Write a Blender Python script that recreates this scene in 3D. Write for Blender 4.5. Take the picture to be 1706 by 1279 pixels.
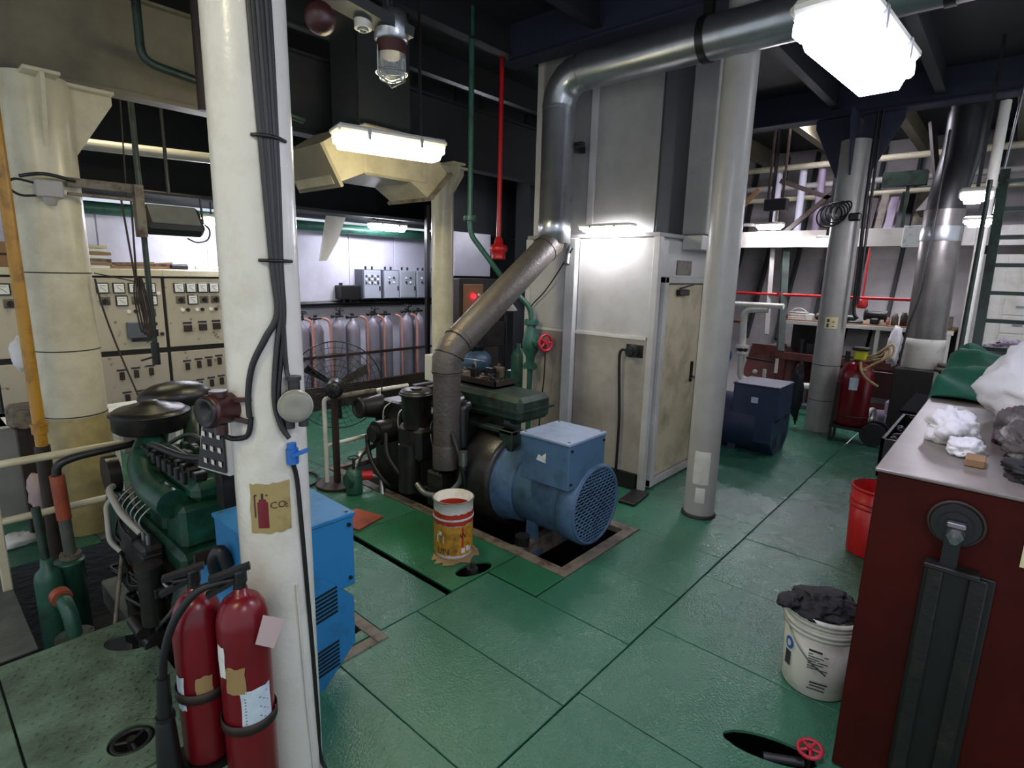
import bpy, bmesh, math, random
from mathutils import Vector, Matrix, noise as mnoise
random.seed(7)
for _o in list(bpy.data.objects):
    bpy.data.objects.remove(_o)
S = bpy.context.scene
COL = S.collection
PI = math.pi

# ------------------------------------------------------------------ camera
CAM_H = 2.1
_f, _pit, _roll, _yaw = 929.0, .19646, .02508, .72263
_fw = Vector((math.cos(_yaw)*math.cos(_pit), math.sin(_yaw)*math.cos(_pit), -math.sin(_pit)))
_r = Vector((math.sin(_yaw), -math.cos(_yaw), 0)); _u = _r.cross(_fw)
_R = math.cos(_roll)*_r + math.sin(_roll)*_u; _U = -math.sin(_roll)*_r + math.cos(_roll)*_u
cd = bpy.data.cameras.new('camera'); cam = bpy.data.objects.new('camera', cd); COL.objects.link(cam)
cd.sensor_width = 36; cd.lens = _f/1706*36; cd.clip_start = .05; cd.clip_end = 60
_m = Matrix((( _R.x, _U.x, -_fw.x, 0), (_R.y, _U.y, -_fw.y, 0), (_R.z, _U.z, -_fw.z, CAM_H), (0, 0, 0, 1)))
cam.matrix_world = _m
S.camera = cam

# ------------------------------------------------------------------ world + exposure
w = bpy.data.worlds.new('world'); S.world = w; w.use_nodes = True
w.node_tree.nodes['Background'].inputs[0].default_value = (.80, .88, 1.0, 1)
w.node_tree.nodes['Background'].inputs[1].default_value = .55
S.view_settings.view_transform = 'Standard'; S.view_settings.look = 'None'
S.view_settings.gamma = 1; S.view_settings.use_curve_mapping = False
S.view_settings.exposure = .6
LAMP_POWER = 1.0      # scales every lamp tube of the room

# ------------------------------------------------------------------ materials
def lin(h):
    h = h.lstrip('#'); out = []
    for i in (0, 2, 4):
        c = int(h[i:i+2], 16)/255
        out.append(c/12.92 if c <= .04045 else ((c+.055)/1.055)**2.4)
    return (*out, 1)
MATS = {}
def M(name, hexc, rough=.5, metal=0., var=.12, scale=5, dirt=None, amt=.4, dscale=3., bump=0., bscale=80., soft=.12, coat=0., alpha=None, rvar=.0, spec=None):
    m = bpy.data.materials.new(name); m.use_nodes = True; nt = m.node_tree; N = nt.nodes; L = nt.links
    b = N['Principled BSDF']; c = lin(hexc)
    b.inputs['Roughness'].default_value = rough; b.inputs['Metallic'].default_value = metal
    if spec is not None: b.inputs['Specular IOR Level'].default_value = spec
    if coat: b.inputs['Coat Weight'].default_value = coat; b.inputs['Coat Roughness'].default_value = .15
    tc = N.new('ShaderNodeTexCoord')
    n1 = N.new('ShaderNodeTexNoise'); n1.inputs['Scale'].default_value = scale; n1.inputs['Detail'].default_value = 5
    L.new(tc.outputs['Object'], n1.inputs['Vector'])
    mx = N.new('ShaderNodeMix'); mx.data_type = 'RGBA'
    mx.inputs['A'].default_value = tuple(x*(1-var) for x in c[:3])+(1,)
    mx.inputs['B'].default_value = tuple(min(1, x*(1+var)) for x in c[:3])+(1,)
    L.new(n1.outputs['Fac'], mx.inputs['Factor'])
    out = mx.outputs['Result']
    if dirt:
        n2 = N.new('ShaderNodeTexNoise'); n2.inputs['Scale'].default_value = dscale; n2.inputs['Detail'].default_value = 9; n2.inputs['Roughness'].default_value = .65
        L.new(tc.outputs['Object'], n2.inputs['Vector'])
        mr = N.new('ShaderNodeMapRange'); t = .72-.42*amt
        mr.inputs['From Min'].default_value = t-soft*.5; mr.inputs['From Max'].default_value = t+soft
        L.new(n2.outputs['Fac'], mr.inputs['Value'])
        m2 = N.new('ShaderNodeMix'); m2.data_type = 'RGBA'; m2.inputs['B'].default_value = lin(dirt)
        L.new(out, m2.inputs['A']); L.new(mr.outputs['Result'], m2.inputs['Factor']); out = m2.outputs['Result']
    L.new(out, b.inputs['Base Color'])
    if rvar:
        mr2 = N.new('ShaderNodeMapRange'); mr2.inputs['To Min'].default_value = max(.03, rough-rvar); mr2.inputs['To Max'].default_value = min(1, rough+rvar)
        L.new(n1.outputs['Fac'], mr2.inputs['Value']); L.new(mr2.outputs['Result'], b.inputs['Roughness'])
    if bump:
        n3 = N.new('ShaderNodeTexNoise'); n3.inputs['Scale'].default_value = bscale; n3.inputs['Detail'].default_value = 3
        L.new(tc.outputs['Object'], n3.inputs['Vector'])
        bp = N.new('ShaderNodeBump'); bp.inputs['Strength'].default_value = bump; bp.inputs['Distance'].default_value = .01
        L.new(n3.outputs['Fac'], bp.inputs['Height']); L.new(bp.outputs['Normal'], b.inputs['Normal'])
    MATS[name] = m; return m
def EM(name, hexc, st, base='#ffffff'):
    m = bpy.data.materials.new(name); m.use_nodes = True; b = m.node_tree.nodes['Principled BSDF']
    b.inputs['Base Color'].default_value = lin(base); b.inputs['Emission Color'].default_value = lin(hexc)
    b.inputs['Emission Strength'].default_value = st*LAMP_POWER; b.inputs['Roughness'].default_value = .3
    MATS[name] = m; return m
def GLASS(name, hexc='#e8eeee', rough=.08, tr=.85):
    m = bpy.data.materials.new(name); m.use_nodes = True; nt = m.node_tree; b = nt.nodes['Principled BSDF']
    b.inputs['Base Color'].default_value = lin(hexc); b.inputs['Roughness'].default_value = rough
    b.inputs['Transmission Weight'].default_value = tr; b.inputs['IOR'].default_value = 1.25
    MATS[name] = m; return m

M('green_floor', '#2d6c50', .27, var=.3, scale=3.2, dirt='#3d5a4c', amt=.5, dscale=1.6, bump=.5, bscale=75, soft=.6, rvar=.05)
M('green_bright', '#226b45', .28, var=.25, scale=3, dirt='#2a4f3a', amt=.5, dscale=2, bump=.5, bscale=95, soft=.3)
M('green_worn', '#6b8570', .30, var=.25, scale=5, dirt='#3a3d33', amt=.5, dscale=4, bump=.5, bscale=45, soft=.25)
M('plate_grey', '#5a6158', .5, var=.25, scale=4, dirt='#2e2c27', amt=.5, dscale=3, bump=.3, bscale=40, soft=.3)
M('bilge', '#0d0c0b', .55, var=.4, scale=8, dirt='#241a12', amt=.4, dscale=5, bump=.6, bscale=12)
M('coaming', '#6d6557', .6, var=.2, scale=10, dirt='#3a2a1c', amt=.45, dscale=8)
M('deckhead', '#1a1e20', .7, var=.3, scale=1.5, dirt='#16191a', amt=.4, dscale=2)
M('deckhead_blue', '#24283a', .62, var=.2, scale=1.5)
M('girder_cream', '#766f59', .55, var=.15, scale=2, dirt='#4a4535', amt=.4, dscale=2, soft=.3)
M('girder_dark', '#2b2e2c', .6, var=.3, scale=2)
M('wall_white', '#c9c9d6', .22, var=.06, scale=1.5, dirt='#a8a6aa', amt=.3, dscale=2, soft=.3)
M('wall_cabin', '#bdbbb6', .34, var=.08, scale=2, dirt='#8d887e', amt=.35, dscale=1.6, soft=.35)
M('wall_cabin_dirty', '#a9a295', .42, var=.12, scale=3, dirt='#5c4c3c', amt=.42, dscale=1.8, soft=.4)
M('wall_grey', '#95938f', .5, var=.1, scale=1.6, dirt='#5c5b58', amt=.4, dscale=1.2, soft=.4)
M('white_paint', '#d2cfc4', .24, var=.05, scale=3, dirt='#a39d8b', amt=.22, dscale=4, bump=.12, bscale=50, soft=.3)
M('cream_paint', '#c9c2a6', .3, var=.07, scale=3, dirt='#8d8262', amt=.3, dscale=3, soft=.3)
M('cream_yellow', '#b0a06c', .42, var=.12, scale=4, dirt='#5f5233', amt=.45, dscale=3.5, soft=.3)
M('hull_white', '#b4b0ae', .45, var=.12, scale=1.6, dirt='#6e6b69', amt=.4, dscale=1.3, soft=.4)
M('pillar_grey', '#9f9d96', .35, var=.08, scale=2, dirt='#8a857a', amt=.3, dscale=3, soft=.3)
M('board_paint', '#b5ad9a', .5, var=.07, scale=3, dirt='#6e5a45', amt=.2, dscale=9, soft=.06)
M('board_rusty', '#b3a898', .55, var=.08, scale=3, dirt='#5a3a2a', amt=.2, dscale=7, soft=.05)
M('black_gap', '#15120f', .6, var=.3)
M('dark_brown', '#2e2119', .6, var=.3, dirt='#15100d', amt=.4)
M('door_cream', '#c2b596', .38, var=.08, scale=2, dirt='#6b6046', amt=.33, dscale=3.2, soft=.25)
M('rust_pipe', '#5f5b57', .5, metal=.4, var=.28, scale=7, dirt='#55463b', amt=.5, dscale=7, bump=.5, bscale=35, soft=.2)
M('lagging', '#b9bcbe', .30, metal=.9, var=.18, scale=3, dirt='#6f7376', amt=.35, dscale=3, bump=.12, bscale=10, soft=.4, rvar=.07)
M('steel', '#8f9090', .35, metal=.9, var=.2, scale=12)
M('steel_dark', '#3a3a3a', .42, metal=.7, var=.3, scale=10, dirt='#2a1d15', amt=.4)
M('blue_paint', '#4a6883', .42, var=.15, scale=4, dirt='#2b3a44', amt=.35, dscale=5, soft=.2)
M('blue_bright', '#2673a8', .42, var=.12, scale=4, dirt='#24404f', amt=.28, dscale=5, soft=.2)
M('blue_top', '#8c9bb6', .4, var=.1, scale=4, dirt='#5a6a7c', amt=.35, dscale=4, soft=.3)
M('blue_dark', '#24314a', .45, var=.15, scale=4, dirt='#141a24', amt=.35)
M('green_engine', '#1b4c3a', .36, var=.3, scale=8, dirt='#11201a', amt=.52, dscale=7, soft=.2, bump=.15, bscale=25)
M('green_dark', '#26382d', .42, var=.25, scale=8, dirt='#171a15', amt=.45, dscale=7)
M('green_pipe', '#2a5848', .4, var=.2, scale=8, dirt='#1e2f28', amt=.35, dscale=8)
M('black_oily', '#1b1a19', .36, var=.4, scale=9, dirt='#30271d', amt=.35, dscale=8, bump=.2, bscale=30)
M('black_matte', '#101010', .95, var=.3, spec=.1)
M('black_paint', '#131313', .4, var=.3, scale=6)
M('rubber', '#101010', .5, var=.25, scale=10)
M('cable_grey', '#2a2b2c', .5, var=.25, scale=10)
M('red_paint', '#b3161c', .35, var=.15, scale=4)
M('red_ext', '#6c0d19', .3, var=.15, scale=4, dirt='#4c0a12', amt=.3, dscale=3, soft=.3)
M('red_bucket', '#c01a1c', .35, var=.12, scale=3)
M('red_cabinet', '#3f0e08', .6, var=.25, scale=2.5, dirt='#240a06', amt=.4, dscale=2, soft=.3, spec=.15)
M('red_brown', '#5a2620', .55, var=.2, scale=3, dirt='#32150f', amt=.4, dscale=3)
M('valve_red', '#a31e30', .4, var=.2, scale=10)
M('maroon', '#3e1c1a', .4, var=.25, scale=10, dirt='#241110', amt=.4)
M('trunk_grey', '#74716d', .38, metal=.7, var=.2, scale=4, dirt='#4c4742', amt=.4, dscale=4, soft=.3)
M('orange', '#9c4a30', .5, var=.2, scale=8, dirt='#5f2f20', amt=.4)
M('copper_pink', '#b98378', .42, var=.15, scale=8)
M('cylinder_grey', '#7d8092', .42, var=.12, scale=4, dirt='#8d6f70', amt=.35, dscale=3, soft=.3)
M('yellow_pipe', '#a87a1f', .38, var=.15, scale=5, dirt='#6e4c15', amt=.4, dscale=6)
M('yellow', '#c6c21e', .4, var=.12)
M('label_yellow', '#c08a2a', .5, var=.2, scale=12, dirt='#7d5a20', amt=.4, dscale=14)
M('label_red', '#b03422', .45, var=.2, scale=12, dirt='#6e2a1c', amt=.3, dscale=14)
M('white_plastic', '#cfccc0', .38, var=.06, scale=4, dirt='#8d8672', amt=.28, dscale=6, soft=.2)
M('paper', '#d6d8d2', .7, var=.05, scale=9, dirt='#9fa096', amt=.25, dscale=12)
M('paper_blue', '#a9bccb', .6, var=.25, scale=14, dirt='#dadfe0', amt=.5, dscale=10, soft=.3)
M('paper_brown', '#94794f', .6, var=.2, scale=10)
M('paper_pink', '#b9a3a3', .7, var=.08)
M('ink', '#2d2f35', .6)
M('cloth_white', '#d8d6d6', .85, var=.06, bump=.3, bscale=30)
M('cloth_grey', '#4f4a48', .9, var=.4, scale=8, dirt='#a9a29a', amt=.35, dscale=6)
M('cloth_black', '#141416', .7, var=.35, scale=9)
M('cloth_green', '#0f5a43', .75, var=.25, scale=7, bump=.3, bscale=25)
M('cardboard', '#8a6a48', .75, var=.15, scale=6)
M('wood', '#8d6f4a', .6, var=.25, scale=6)
M('cabinet_top', '#7b756d', .38, var=.2, scale=3, dirt='#554238', amt=.4, dscale=3, soft=.3)
M('duct_cream', '#a89f84', .5, var=.12, scale=3, dirt='#6b6350', amt=.35, dscale=3, soft=.3)
M('grey_box', '#9aa0aa', .4, var=.08, scale=4)
M('grey_box_dark', '#575c66', .42, var=.1)
M('meter_face', '#e6e6e0', .3, var=.03)
M('sign_tan', '#9c8a58', .5, var=.15, scale=9, dirt='#776434', amt=.4, dscale=10)
M('sign_cream', '#d4c99a', .5, var=.06)
M('instrument_white', '#c4c2ba', .4, var=.06)
M('purple_grey', '#8d7f92', .5, var=.15)
M('blue_clamp', '#1d5fae', .35, var=.15)
M('glass_dark', '#5f6263', .12, var=.2, scale=10)
GLASS('glass_clear'); GLASS('glass_dusty', '#c9c9b8', .3, .6)
EM('tube_cool', '#dcdcff', 40); EM('tube_warm', '#fff3c8', 34); EM('tube_fill', '#f0f0ff', 34); EM('tube_cabin', '#f4f4ff', 60); EM('tube_walk', '#f4efff', 120)  # the plain white tube serves only the added unseen lamps
EM('lamp_red', '#ff1020', 5, '#800000'); EM('tube_far', '#f1ecff', 95); EM('tube_back', '#eeeeff', 75)

# ------------------------------------------------------------------ mesh builder
def V(*a): return Vector(a)
def basis(ax):
    ax = Vector(ax).normalized()
    t = Vector((0, 0, 1)) if abs(ax.z) < .95 else Vector((1, 0, 0))
    a = t.cross(ax).normalized(); b = ax.cross(a)
    return a, b, ax
def smooth_path(pts, k=5):
    P = [Vector(p) for p in pts]
    if len(P) < 3: return P
    out = []
    for i in range(len(P)-1):
        p0 = P[max(0, i-1)]; p1 = P[i]; p2 = P[i+1]; p3 = P[min(len(P)-1, i+2)]
        for j in range(k):
            t = j/k
            out.append(.5*((2*p1)+(-p0+p2)*t+(2*p0-5*p1+4*p2-p3)*t*t+(-p0+3*p1-3*p2+p3)*t**3))
    out.append(P[-1]); return out
def fillet(pts, r, k=4):
    P = [Vector(p) for p in pts]; out = [P[0]]
    for i in range(1, len(P)-1):
        a = P[i-1]-P[i]; b = P[i+1]-P[i]; d = min(r, a.length*.48, b.length*.48)
        s = P[i]+a.normalized()*d; e = P[i]+b.normalized()*d
        for j in range(k+1):
            t = j/k; out.append(s*(1-t)**2+P[i]*2*t*(1-t)+e*t*t)
    out.append(P[-1]); return out
class MB:
    def __init__(s): s.v = []; s.f = []; s.s = []
    def add(s, vs, fs, sm=False):
        o = len(s.v); s.v += [Vector(v) for v in vs]
        for f in fs: s.f.append([i+o for i in f]); s.s.append(sm)
        return s
    def box(s, x0, x1, y0, y1, z0, z1, b=0., R=None, c=None):
        if x0 > x1: x0, x1 = x1, x0
        if y0 > y1: y0, y1 = y1, y0
        if z0 > z1: z0, z1 = z1, z0
        def tr(p):
            if R is None: return Vector(p)
            cc = Vector(c) if c is not None else Vector(((x0+x1)/2, (y0+y1)/2, (z0+z1)/2))
            return R @ (Vector(p)-cc)+cc
        if b <= 0:
            vs = [(x, y, z) for z in (z0, z1) for y in (y0, y1) for x in (x0, x1)]
            return s.add([tr(v) for v in vs], [(0, 2, 3, 1), (4, 5, 7, 6), (0, 1, 5, 4), (2, 6, 7, 3), (0, 4, 6, 2), (1, 3, 7, 5)])
        b = min(b, (x1-x0)*.45, (y1-y0)*.45, (z1-z0)*.45)
        vs = []; idx = {}
        for sx in (0, 1):
            for sy in (0, 1):
                for sz in (0, 1):
                    X = (x0, x1)[sx]; Y = (y0, y1)[sy]; Z = (z0, z1)[sz]
                    ix = b if sx == 0 else -b; iy = b if sy == 0 else -b; iz = b if sz == 0 else -b
                    for a, p in enumerate(((X, Y+iy, Z+iz), (X+ix, Y, Z+iz), (X+ix, Y+iy, Z))):
                        idx[sx, sy, sz, a] = len(vs); vs.append(tr(p))
        fs = []
        for sg in (0, 1):
            q = [idx[sg, 0, 0, 0], idx[sg, 1, 0, 0], idx[sg, 1, 1, 0], idx[sg, 0, 1, 0]]; fs.append(q if sg else q[::-1])
            q = [idx[0, sg, 0, 1], idx[1, sg, 0, 1], idx[1, sg, 1, 1], idx[0, sg, 1, 1]]; fs.append(q[::-1] if sg else q)
            q = [idx[0, 0, sg, 2], idx[1, 0, sg, 2], idx[1, 1, sg, 2], idx[0, 1, sg, 2]]; fs.append(q if sg else q[::-1])
        for a in (0, 1):
            for c_ in (0, 1):
                for (k0, k1, e0, e1) in (((0, a, c_), (1, a, c_), 1, 2), ((a, 0, c_), (a, 1, c_), 0, 2), ((a, c_, 0), (a, c_, 1), 0, 1)):
                    q = [idx[(*k0, e0)], idx[(*k1, e0)], idx[(*k1, e1)], idx[(*k0, e1)]]; fs.append(q)
        for sx in (0, 1):
            for sy in (0, 1):
                for sz in (0, 1): fs.append([idx[sx, sy, sz, 0], idx[sx, sy, sz, 1], idx[sx, sy, sz, 2]])
        # orient outward
        cen = sum(vs, Vector())/len(vs); o2 = []
        for q in fs:
            n = (vs[q[1]]-vs[q[0]]).cross(vs[q[2]]-vs[q[0]]); m = sum((vs[i] for i in q), Vector())/len(q)-cen
            o2.append(q if n.dot(m) > 0 else q[::-1])
        return s.add(vs, o2)
    def cyl(s, p0, p1, r, r2=None, n=16, caps=True, sm=True):
        p0 = Vector(p0); p1 = Vector(p1); r2 = r if r2 is None else r2
        a, b, ax = basis(p1-p0); vs = []
        for p, rr in ((p0, r), (p1, r2)):
            for i in range(n):
                t = 2*PI*i/n; vs.append(p+a*(math.cos(t)*rr)+b*(math.sin(t)*rr))
        s.add(vs, [(i, (i+1) % n, n+(i+1) % n, n+i) for i in range(n)], sm)
        if caps:
            if r > 1e-4: s.add(vs[:n], [list(range(n))[::-1]])
            if r2 > 1e-4: s.add(vs[n:], [list(range(n))])
        return s
    def tube(s, pts, r, n=8, caps=True, radii=None):
        P = [Vector(p) for p in pts]; m = len(P); vs = []
        t0 = (P[1]-P[0]).normalized(); a, b, _ = basis(t0)
        for i in range(m):
            if i == 0: t = P[1]-P[0]
            elif i == m-1: t = P[-1]-P[-2]
            else: t = (P[i+1]-P[i]).normalized()+(P[i]-P[i-1]).normalized()
            t = t.normalized() if t.length > 1e-8 else t0
            a = (a-t*a.dot(t)); a = a.normalized() if a.length > 1e-6 else basis(t)[0]
            b = t.cross(a); rr = radii[i] if radii else r
            # keep thickness on mitres
            for j in range(n):
                q = 2*PI*j/n; vs.append(P[i]+a*(math.cos(q)*rr)+b*(math.sin(q)*rr))
        fs = []
        for i in range(m-1):
            for j in range(n):
                fs.append((i*n+j, i*n+(j+1) % n, (i+1)*n+(j+1) % n, (i+1)*n+j))
        s.add(vs, fs, True)
        if caps: s.add(vs[:n], [list(range(n))[::-1]]); s.add(vs[-n:], [list(range(n))])
        return s
    def lathe(s, prof, c=(0, 0, 0), ax=(0, 0, 1), n=24, sm=True, a0=0, a1=2*PI):
        a, b, x = basis(ax); c = Vector(c); vs = []
        full = abs(a1-a0-2*PI) < 1e-6; k = n if full else n+1
        for (r, h) in prof:
            for i in range(k):
                t = a0+(a1-a0)*i/n; vs.append(c+x*h+a*(math.cos(t)*r)+b*(math.sin(t)*r))
        fs = []
        for j in range(len(prof)-1):
            for i in range(n):
                i2 = (i+1) % k if full else i+1
                fs.append((j*k+i, j*k+i2, (j+1)*k+i2, (j+1)*k+i))
        return s.add(vs, fs, sm)
    def torus(s, c, ax, R, r, n=24, m=8):
        a, b, x = basis(ax); c = Vector(c); vs = []
        for i in range(n):
            t = 2*PI*i/n; d = a*math.cos(t)+b*math.sin(t)
            for j in range(m):
                q = 2*PI*j/m; vs.append(c+d*(R+r*math.cos(q))+x*(r*math.sin(q)))
        return s.add(vs, [(i*m+j, ((i+1) % n)*m+j, ((i+1) % n)*m+(j+1) % m, i*m+(j+1) % m) for i in range(n) for j in range(m)], True)
    def ell(s, c, r, n=16, m=10, disp=0, seed=0, fr=6., ax=None):
        c = Vector(c); vs = []; R = ax if ax is not None else Matrix.Identity(3)
        for i in range(m+1):
            ph = PI*i/m
            for j in range(n):
                t = 2*PI*j/n; d = Vector((math.sin(ph)*math.cos(t), math.sin(ph)*math.sin(t), math.cos(ph)))
                k = 1+disp*mnoise.noise(d*fr*.4+Vector((seed*3.1, seed, seed*.7)))+disp*.6*mnoise.noise(d*fr+Vector((seed, 2*seed, 1)))
                vs.append(c+R @ Vector((d.x*r[0]*k, d.y*r[1]*k, d.z*r[2]*k)))
        return s.add(vs, [(i*n+j, (i+1)*n+j, (i+1)*n+(j+1) % n, i*n+(j+1) % n) for i in range(m) for j in range(n)], True)
    def cloth(s, c, r, n=40, m=26, seed=0, amp=.25, fr=2.2):
        """crumpled cloth lump: broad bulges with narrow creases"""
        c = Vector(c); vs = []; o = Vector((seed*3.1, seed*1.7, seed*.7))
        for i in range(m+1):
            ph = PI*i/m
            for j in range(n):
                t = 2*PI*j/n; d = Vector((math.sin(ph)*math.cos(t), math.sin(ph)*math.sin(t), math.cos(ph)))
                k = 1+amp*mnoise.noise(d*1.3+o)
                w1 = d+.35*Vector((mnoise.noise(d*2+o), mnoise.noise(d*2.1+o*2), mnoise.noise(d*1.9-o)))
                k -= amp*.55*(1-min(1, 3.2*abs(mnoise.noise(w1*fr+o))))
                k -= amp*.30*(1-min(1, 3.2*abs(mnoise.noise(w1*fr*2.1-o))))
                vs.append(c+Vector((d.x*r[0]*k, d.y*r[1]*k, d.z*r[2]*k)))
        return s.add(vs, [(i*n+j, (i+1)*n+j, (i+1)*n+(j+1) % n, i*n+(j+1) % n) for i in range(m) for j in range(n)], True)
    def prism(s, poly, o, u, v, w):
        """polygon (a,b) in plane o + a*u + b*v, extruded by vector w"""
        o = Vector(o); u = Vector(u); v = Vector(v); w = Vector(w); n = len(poly)
        A = [o+u*p[0]+v*p[1] for p in poly]; B = [p+w for p in A]
        s.add(A, [list(range(n))[::-1]]); s.add(B, [list(range(n))])
        return s.add(A+B, [(i, (i+1) % n, n+(i+1) % n, n+i) for i in range(n)])
    def bar(s, p0, p1, wd, th, up=(0, 0, 1)):
        p0 = Vector(p0); p1 = Vector(p1); ax = (p1-p0).normalized(); up = Vector(up)
        a = ax.cross(up); a = a.normalized() if a.length > 1e-5 else basis(ax)[0]; b = a.cross(ax)
        vs = [p+a*(i*wd/2)+b*(j*th/2) for p in (p0, p1) for (i, j) in ((-1, -1), (1, -1), (1, 1), (-1, 1))]
        return s.add(vs, [(3, 2, 1, 0), (4, 5, 6, 7), (0, 1, 5, 4), (1, 2, 6, 5), (2, 3, 7, 6), (3, 0, 4, 7)])
    def mesh(s, name, off):
        me = bpy.data.meshes.new(name); me.from_pydata([v-off for v in s.v], [], s.f)
        me.polygons.foreach_set('use_smooth', s.s); me.update(); return me
WL = {}
def rest(mb, z):
    for v in mb.v: v.z = max(v.z, z)
    return mb
def part(name, mb, mat, parent, label=None, kind=None):
    off = WL[parent.name]
    me = mb.mesh(name, off); me.materials.append(MATS[mat])
    o = bpy.data.objects.new(name, me); COL.objects.link(o); o.parent = parent; WL[o.name] = off
    if label: o['label'] = label
    if kind: o['kind'] = kind
    return o
def tagit(o, label, cat, group=None):
    o['label'] = label; o['category'] = cat
    if group: o['group'] = group
def thing(name, label, cat, loc=(0, 0, 0), group=None):
    o = bpy.data.objects.new(name, None); COL.objects.link(o); o.location = loc; o.empty_display_size = .1
    tagit(o, label, cat, group); WL[o.name] = Vector(loc); return o
def top(name, mb, mat, label, cat, group=None):
    xs = [v.x for v in mb.v]; ys = [v.y for v in mb.v]; zs = [v.z for v in mb.v]
    off = Vector(((min(xs)+max(xs))/2, (min(ys)+max(ys))/2, min(zs)))
    me = mb.mesh(name, off); me.materials.append(MATS[mat])
    o = bpy.data.objects.new(name, me); COL.objects.link(o); o.location = off; WL[o.name] = off
    tagit(o, label, cat, group); return o
def struct(name, mb, mat, label=None):
    off = Vector((0, 0, 0)); me = mb.mesh(name, off); me.materials.append(MATS[mat])
    o = bpy.data.objects.new(name, me); COL.objects.link(o); o['kind'] = 'structure'; WL[o.name] = off
    if label: o['label'] = label
    return o
def copy_thing(root, loc, label, group=None):
    r = root.copy(); COL.objects.link(r); r.location = loc; r['label'] = label; WL[r.name] = Vector(loc)
    if group: r['group'] = group
    for ch in list(root.children):
        c = ch.copy(); COL.objects.link(c); c.parent = r
        for g in ch.children:
            d = g.copy(); COL.objects.link(d); d.parent = c
    return r
def text_mb(txt, size, o, u, v, th=.001):
    """flat lettering: lies in plane o + a*u + b*v"""
    cu = bpy.data.curves.new('t', 'FONT'); cu.body = txt; cu.size = size; cu.resolution_u = 2
    ob = bpy.data.objects.new('t', cu); COL.objects.link(ob)
    dg = bpy.context.evaluated_depsgraph_get(); me = ob.evaluated_get(dg).to_mesh()
    o = Vector(o); u = Vector(u); v = Vector(v); nn = u.cross(v)
    mb = MB(); mb.add([o+u*p.co.x+v*p.co.y+nn*th for p in me.vertices], [list(p.vertices) for p in me.polygons])
    ob.evaluated_get(dg).to_mesh_clear(); bpy.data.objects.remove(ob); bpy.data.curves.remove(cu); return mb
def flange(mb, c, ax, R, t=.02, bolts=6, n=18):
    c = Vector(c); a, b, x = basis(ax); mb.cyl(c-x*t, c+x*t, R, n=n)
    for i in range(bolts):
        q = 2*PI*i/bolts; p = c+(a*math.cos(q)+b*math.sin(q))*R*.8; mb.cyl(p-x*(t+.012), p+x*(t+.012), R*.1, n=6)
    return mb
def handwheel(c, ax, R, r, spokes=5, hub=None):
    mb = MB(); mb.torus(c, ax, R, r, 20, 6); a, b, x = basis(ax); c = Vector(c)
    for i in range(spokes):
        q = 2*PI*i/spokes; mb.cyl(c, c+(a*math.cos(q)+b*math.sin(q))*R, r*.8, n=6)
    mb.cyl(c-x*r*1.6, c+x*r*1.6, hub or R*.25, n=10); return mb

# ================================================================== SETTING
# ---- floor: dark bilge with separate painted deck plates laid on it
floor = struct('floor', MB().box(-2.2, 10.4, -2.2, 8.2, -.62, -.55), 'bilge')
_pc = 0
def plate(x0, x1, y0, y1, mat='green_floor', dz=None, holes=(), th=.014, g=.0022):
    """one deck plate; holes = list of (cx, cy, rx, ry, angle, (sub-rect y0,y1))"""
    dz = random.uniform(-.002, .002) if dz is None else dz
    x0 += g; x1 -= g; y0 += g; y1 -= g; mb = MB()
    if not holes: mb.box(x0, x1, y0, y1, -th+dz, dz, .003)
    else:
        for (cx, cy, rx, ry, an, (sy0, sy1)) in holes:
            sy0 = max(sy0, y0); sy1 = min(sy1, y1)
            angs = [2*PI*i/28 for i in range(28)]
            for X in (x0, x1):
                for Y in (sy0, sy1): angs.append(math.atan2(Y-cy, X-cx) % (2*PI))
            angs = sorted(set(round(a, 5) for a in angs)); n = len(angs); hp = []; op = []
            for a in angs:
                dx, dy = math.cos(a), math.sin(a); ca, sa = math.cos(an), math.sin(an)
                lx, ly = dx*ca+dy*sa, -dx*sa+dy*ca; rr = 1/math.sqrt((lx/rx)**2+(ly/ry)**2)
                hp.append((cx+dx*rr, cy+dy*rr))
                ts = []
                if dx > 1e-9: ts.append((x1-cx)/dx)
                if dx < -1e-9: ts.append((x0-cx)/dx)
                if dy > 1e-9: ts.append((sy1-cy)/dy)
                if dy < -1e-9: ts.append((sy0-cy)/dy)
                t = min(ts); op.append((cx+dx*t, cy+dy*t))
            vs = [(x, y, dz) for x, y in hp]+[(x, y, dz) for x, y in op]+[(x, y, dz-th) for x, y in hp]+[(x, y, dz-th) for x, y in op]
            fs = []
            for i in range(n):
                j = (i+1) % n
                fs += [(i, n+i, n+j, j), (2*n+i, 2*n+j, 3*n+j, 3*n+i), (i, j, 2*n+j, 2*n+i), (n+i, 3*n+i, 3*n+j, n+j)]
            mb.add(vs, fs)
    return part('floor_plate', mb, mat, floor)
G1 = dict(x0=.86, x1=1.72, y0=2.42, y1=3.7)      # pit of the near generator
# near row
xs = [-1.6, -.7, .1, .7, 1.40, 2.13, 2.9, 3.7, 4.5, 5.3, 6.1, 6.9, 7.7, 8.5, 9.3, 10.3]
for a, b in zip(xs, xs[1:]):
    plate(a, b, -1.6, .05)
    if a == 2.13: plate(a, b, .05, 1.365, holes=[(2.44, .53, .20, .075, math.radians(-72), (.05, 1.365))])
    else: plate(a, b, .05, 1.365)
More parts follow.
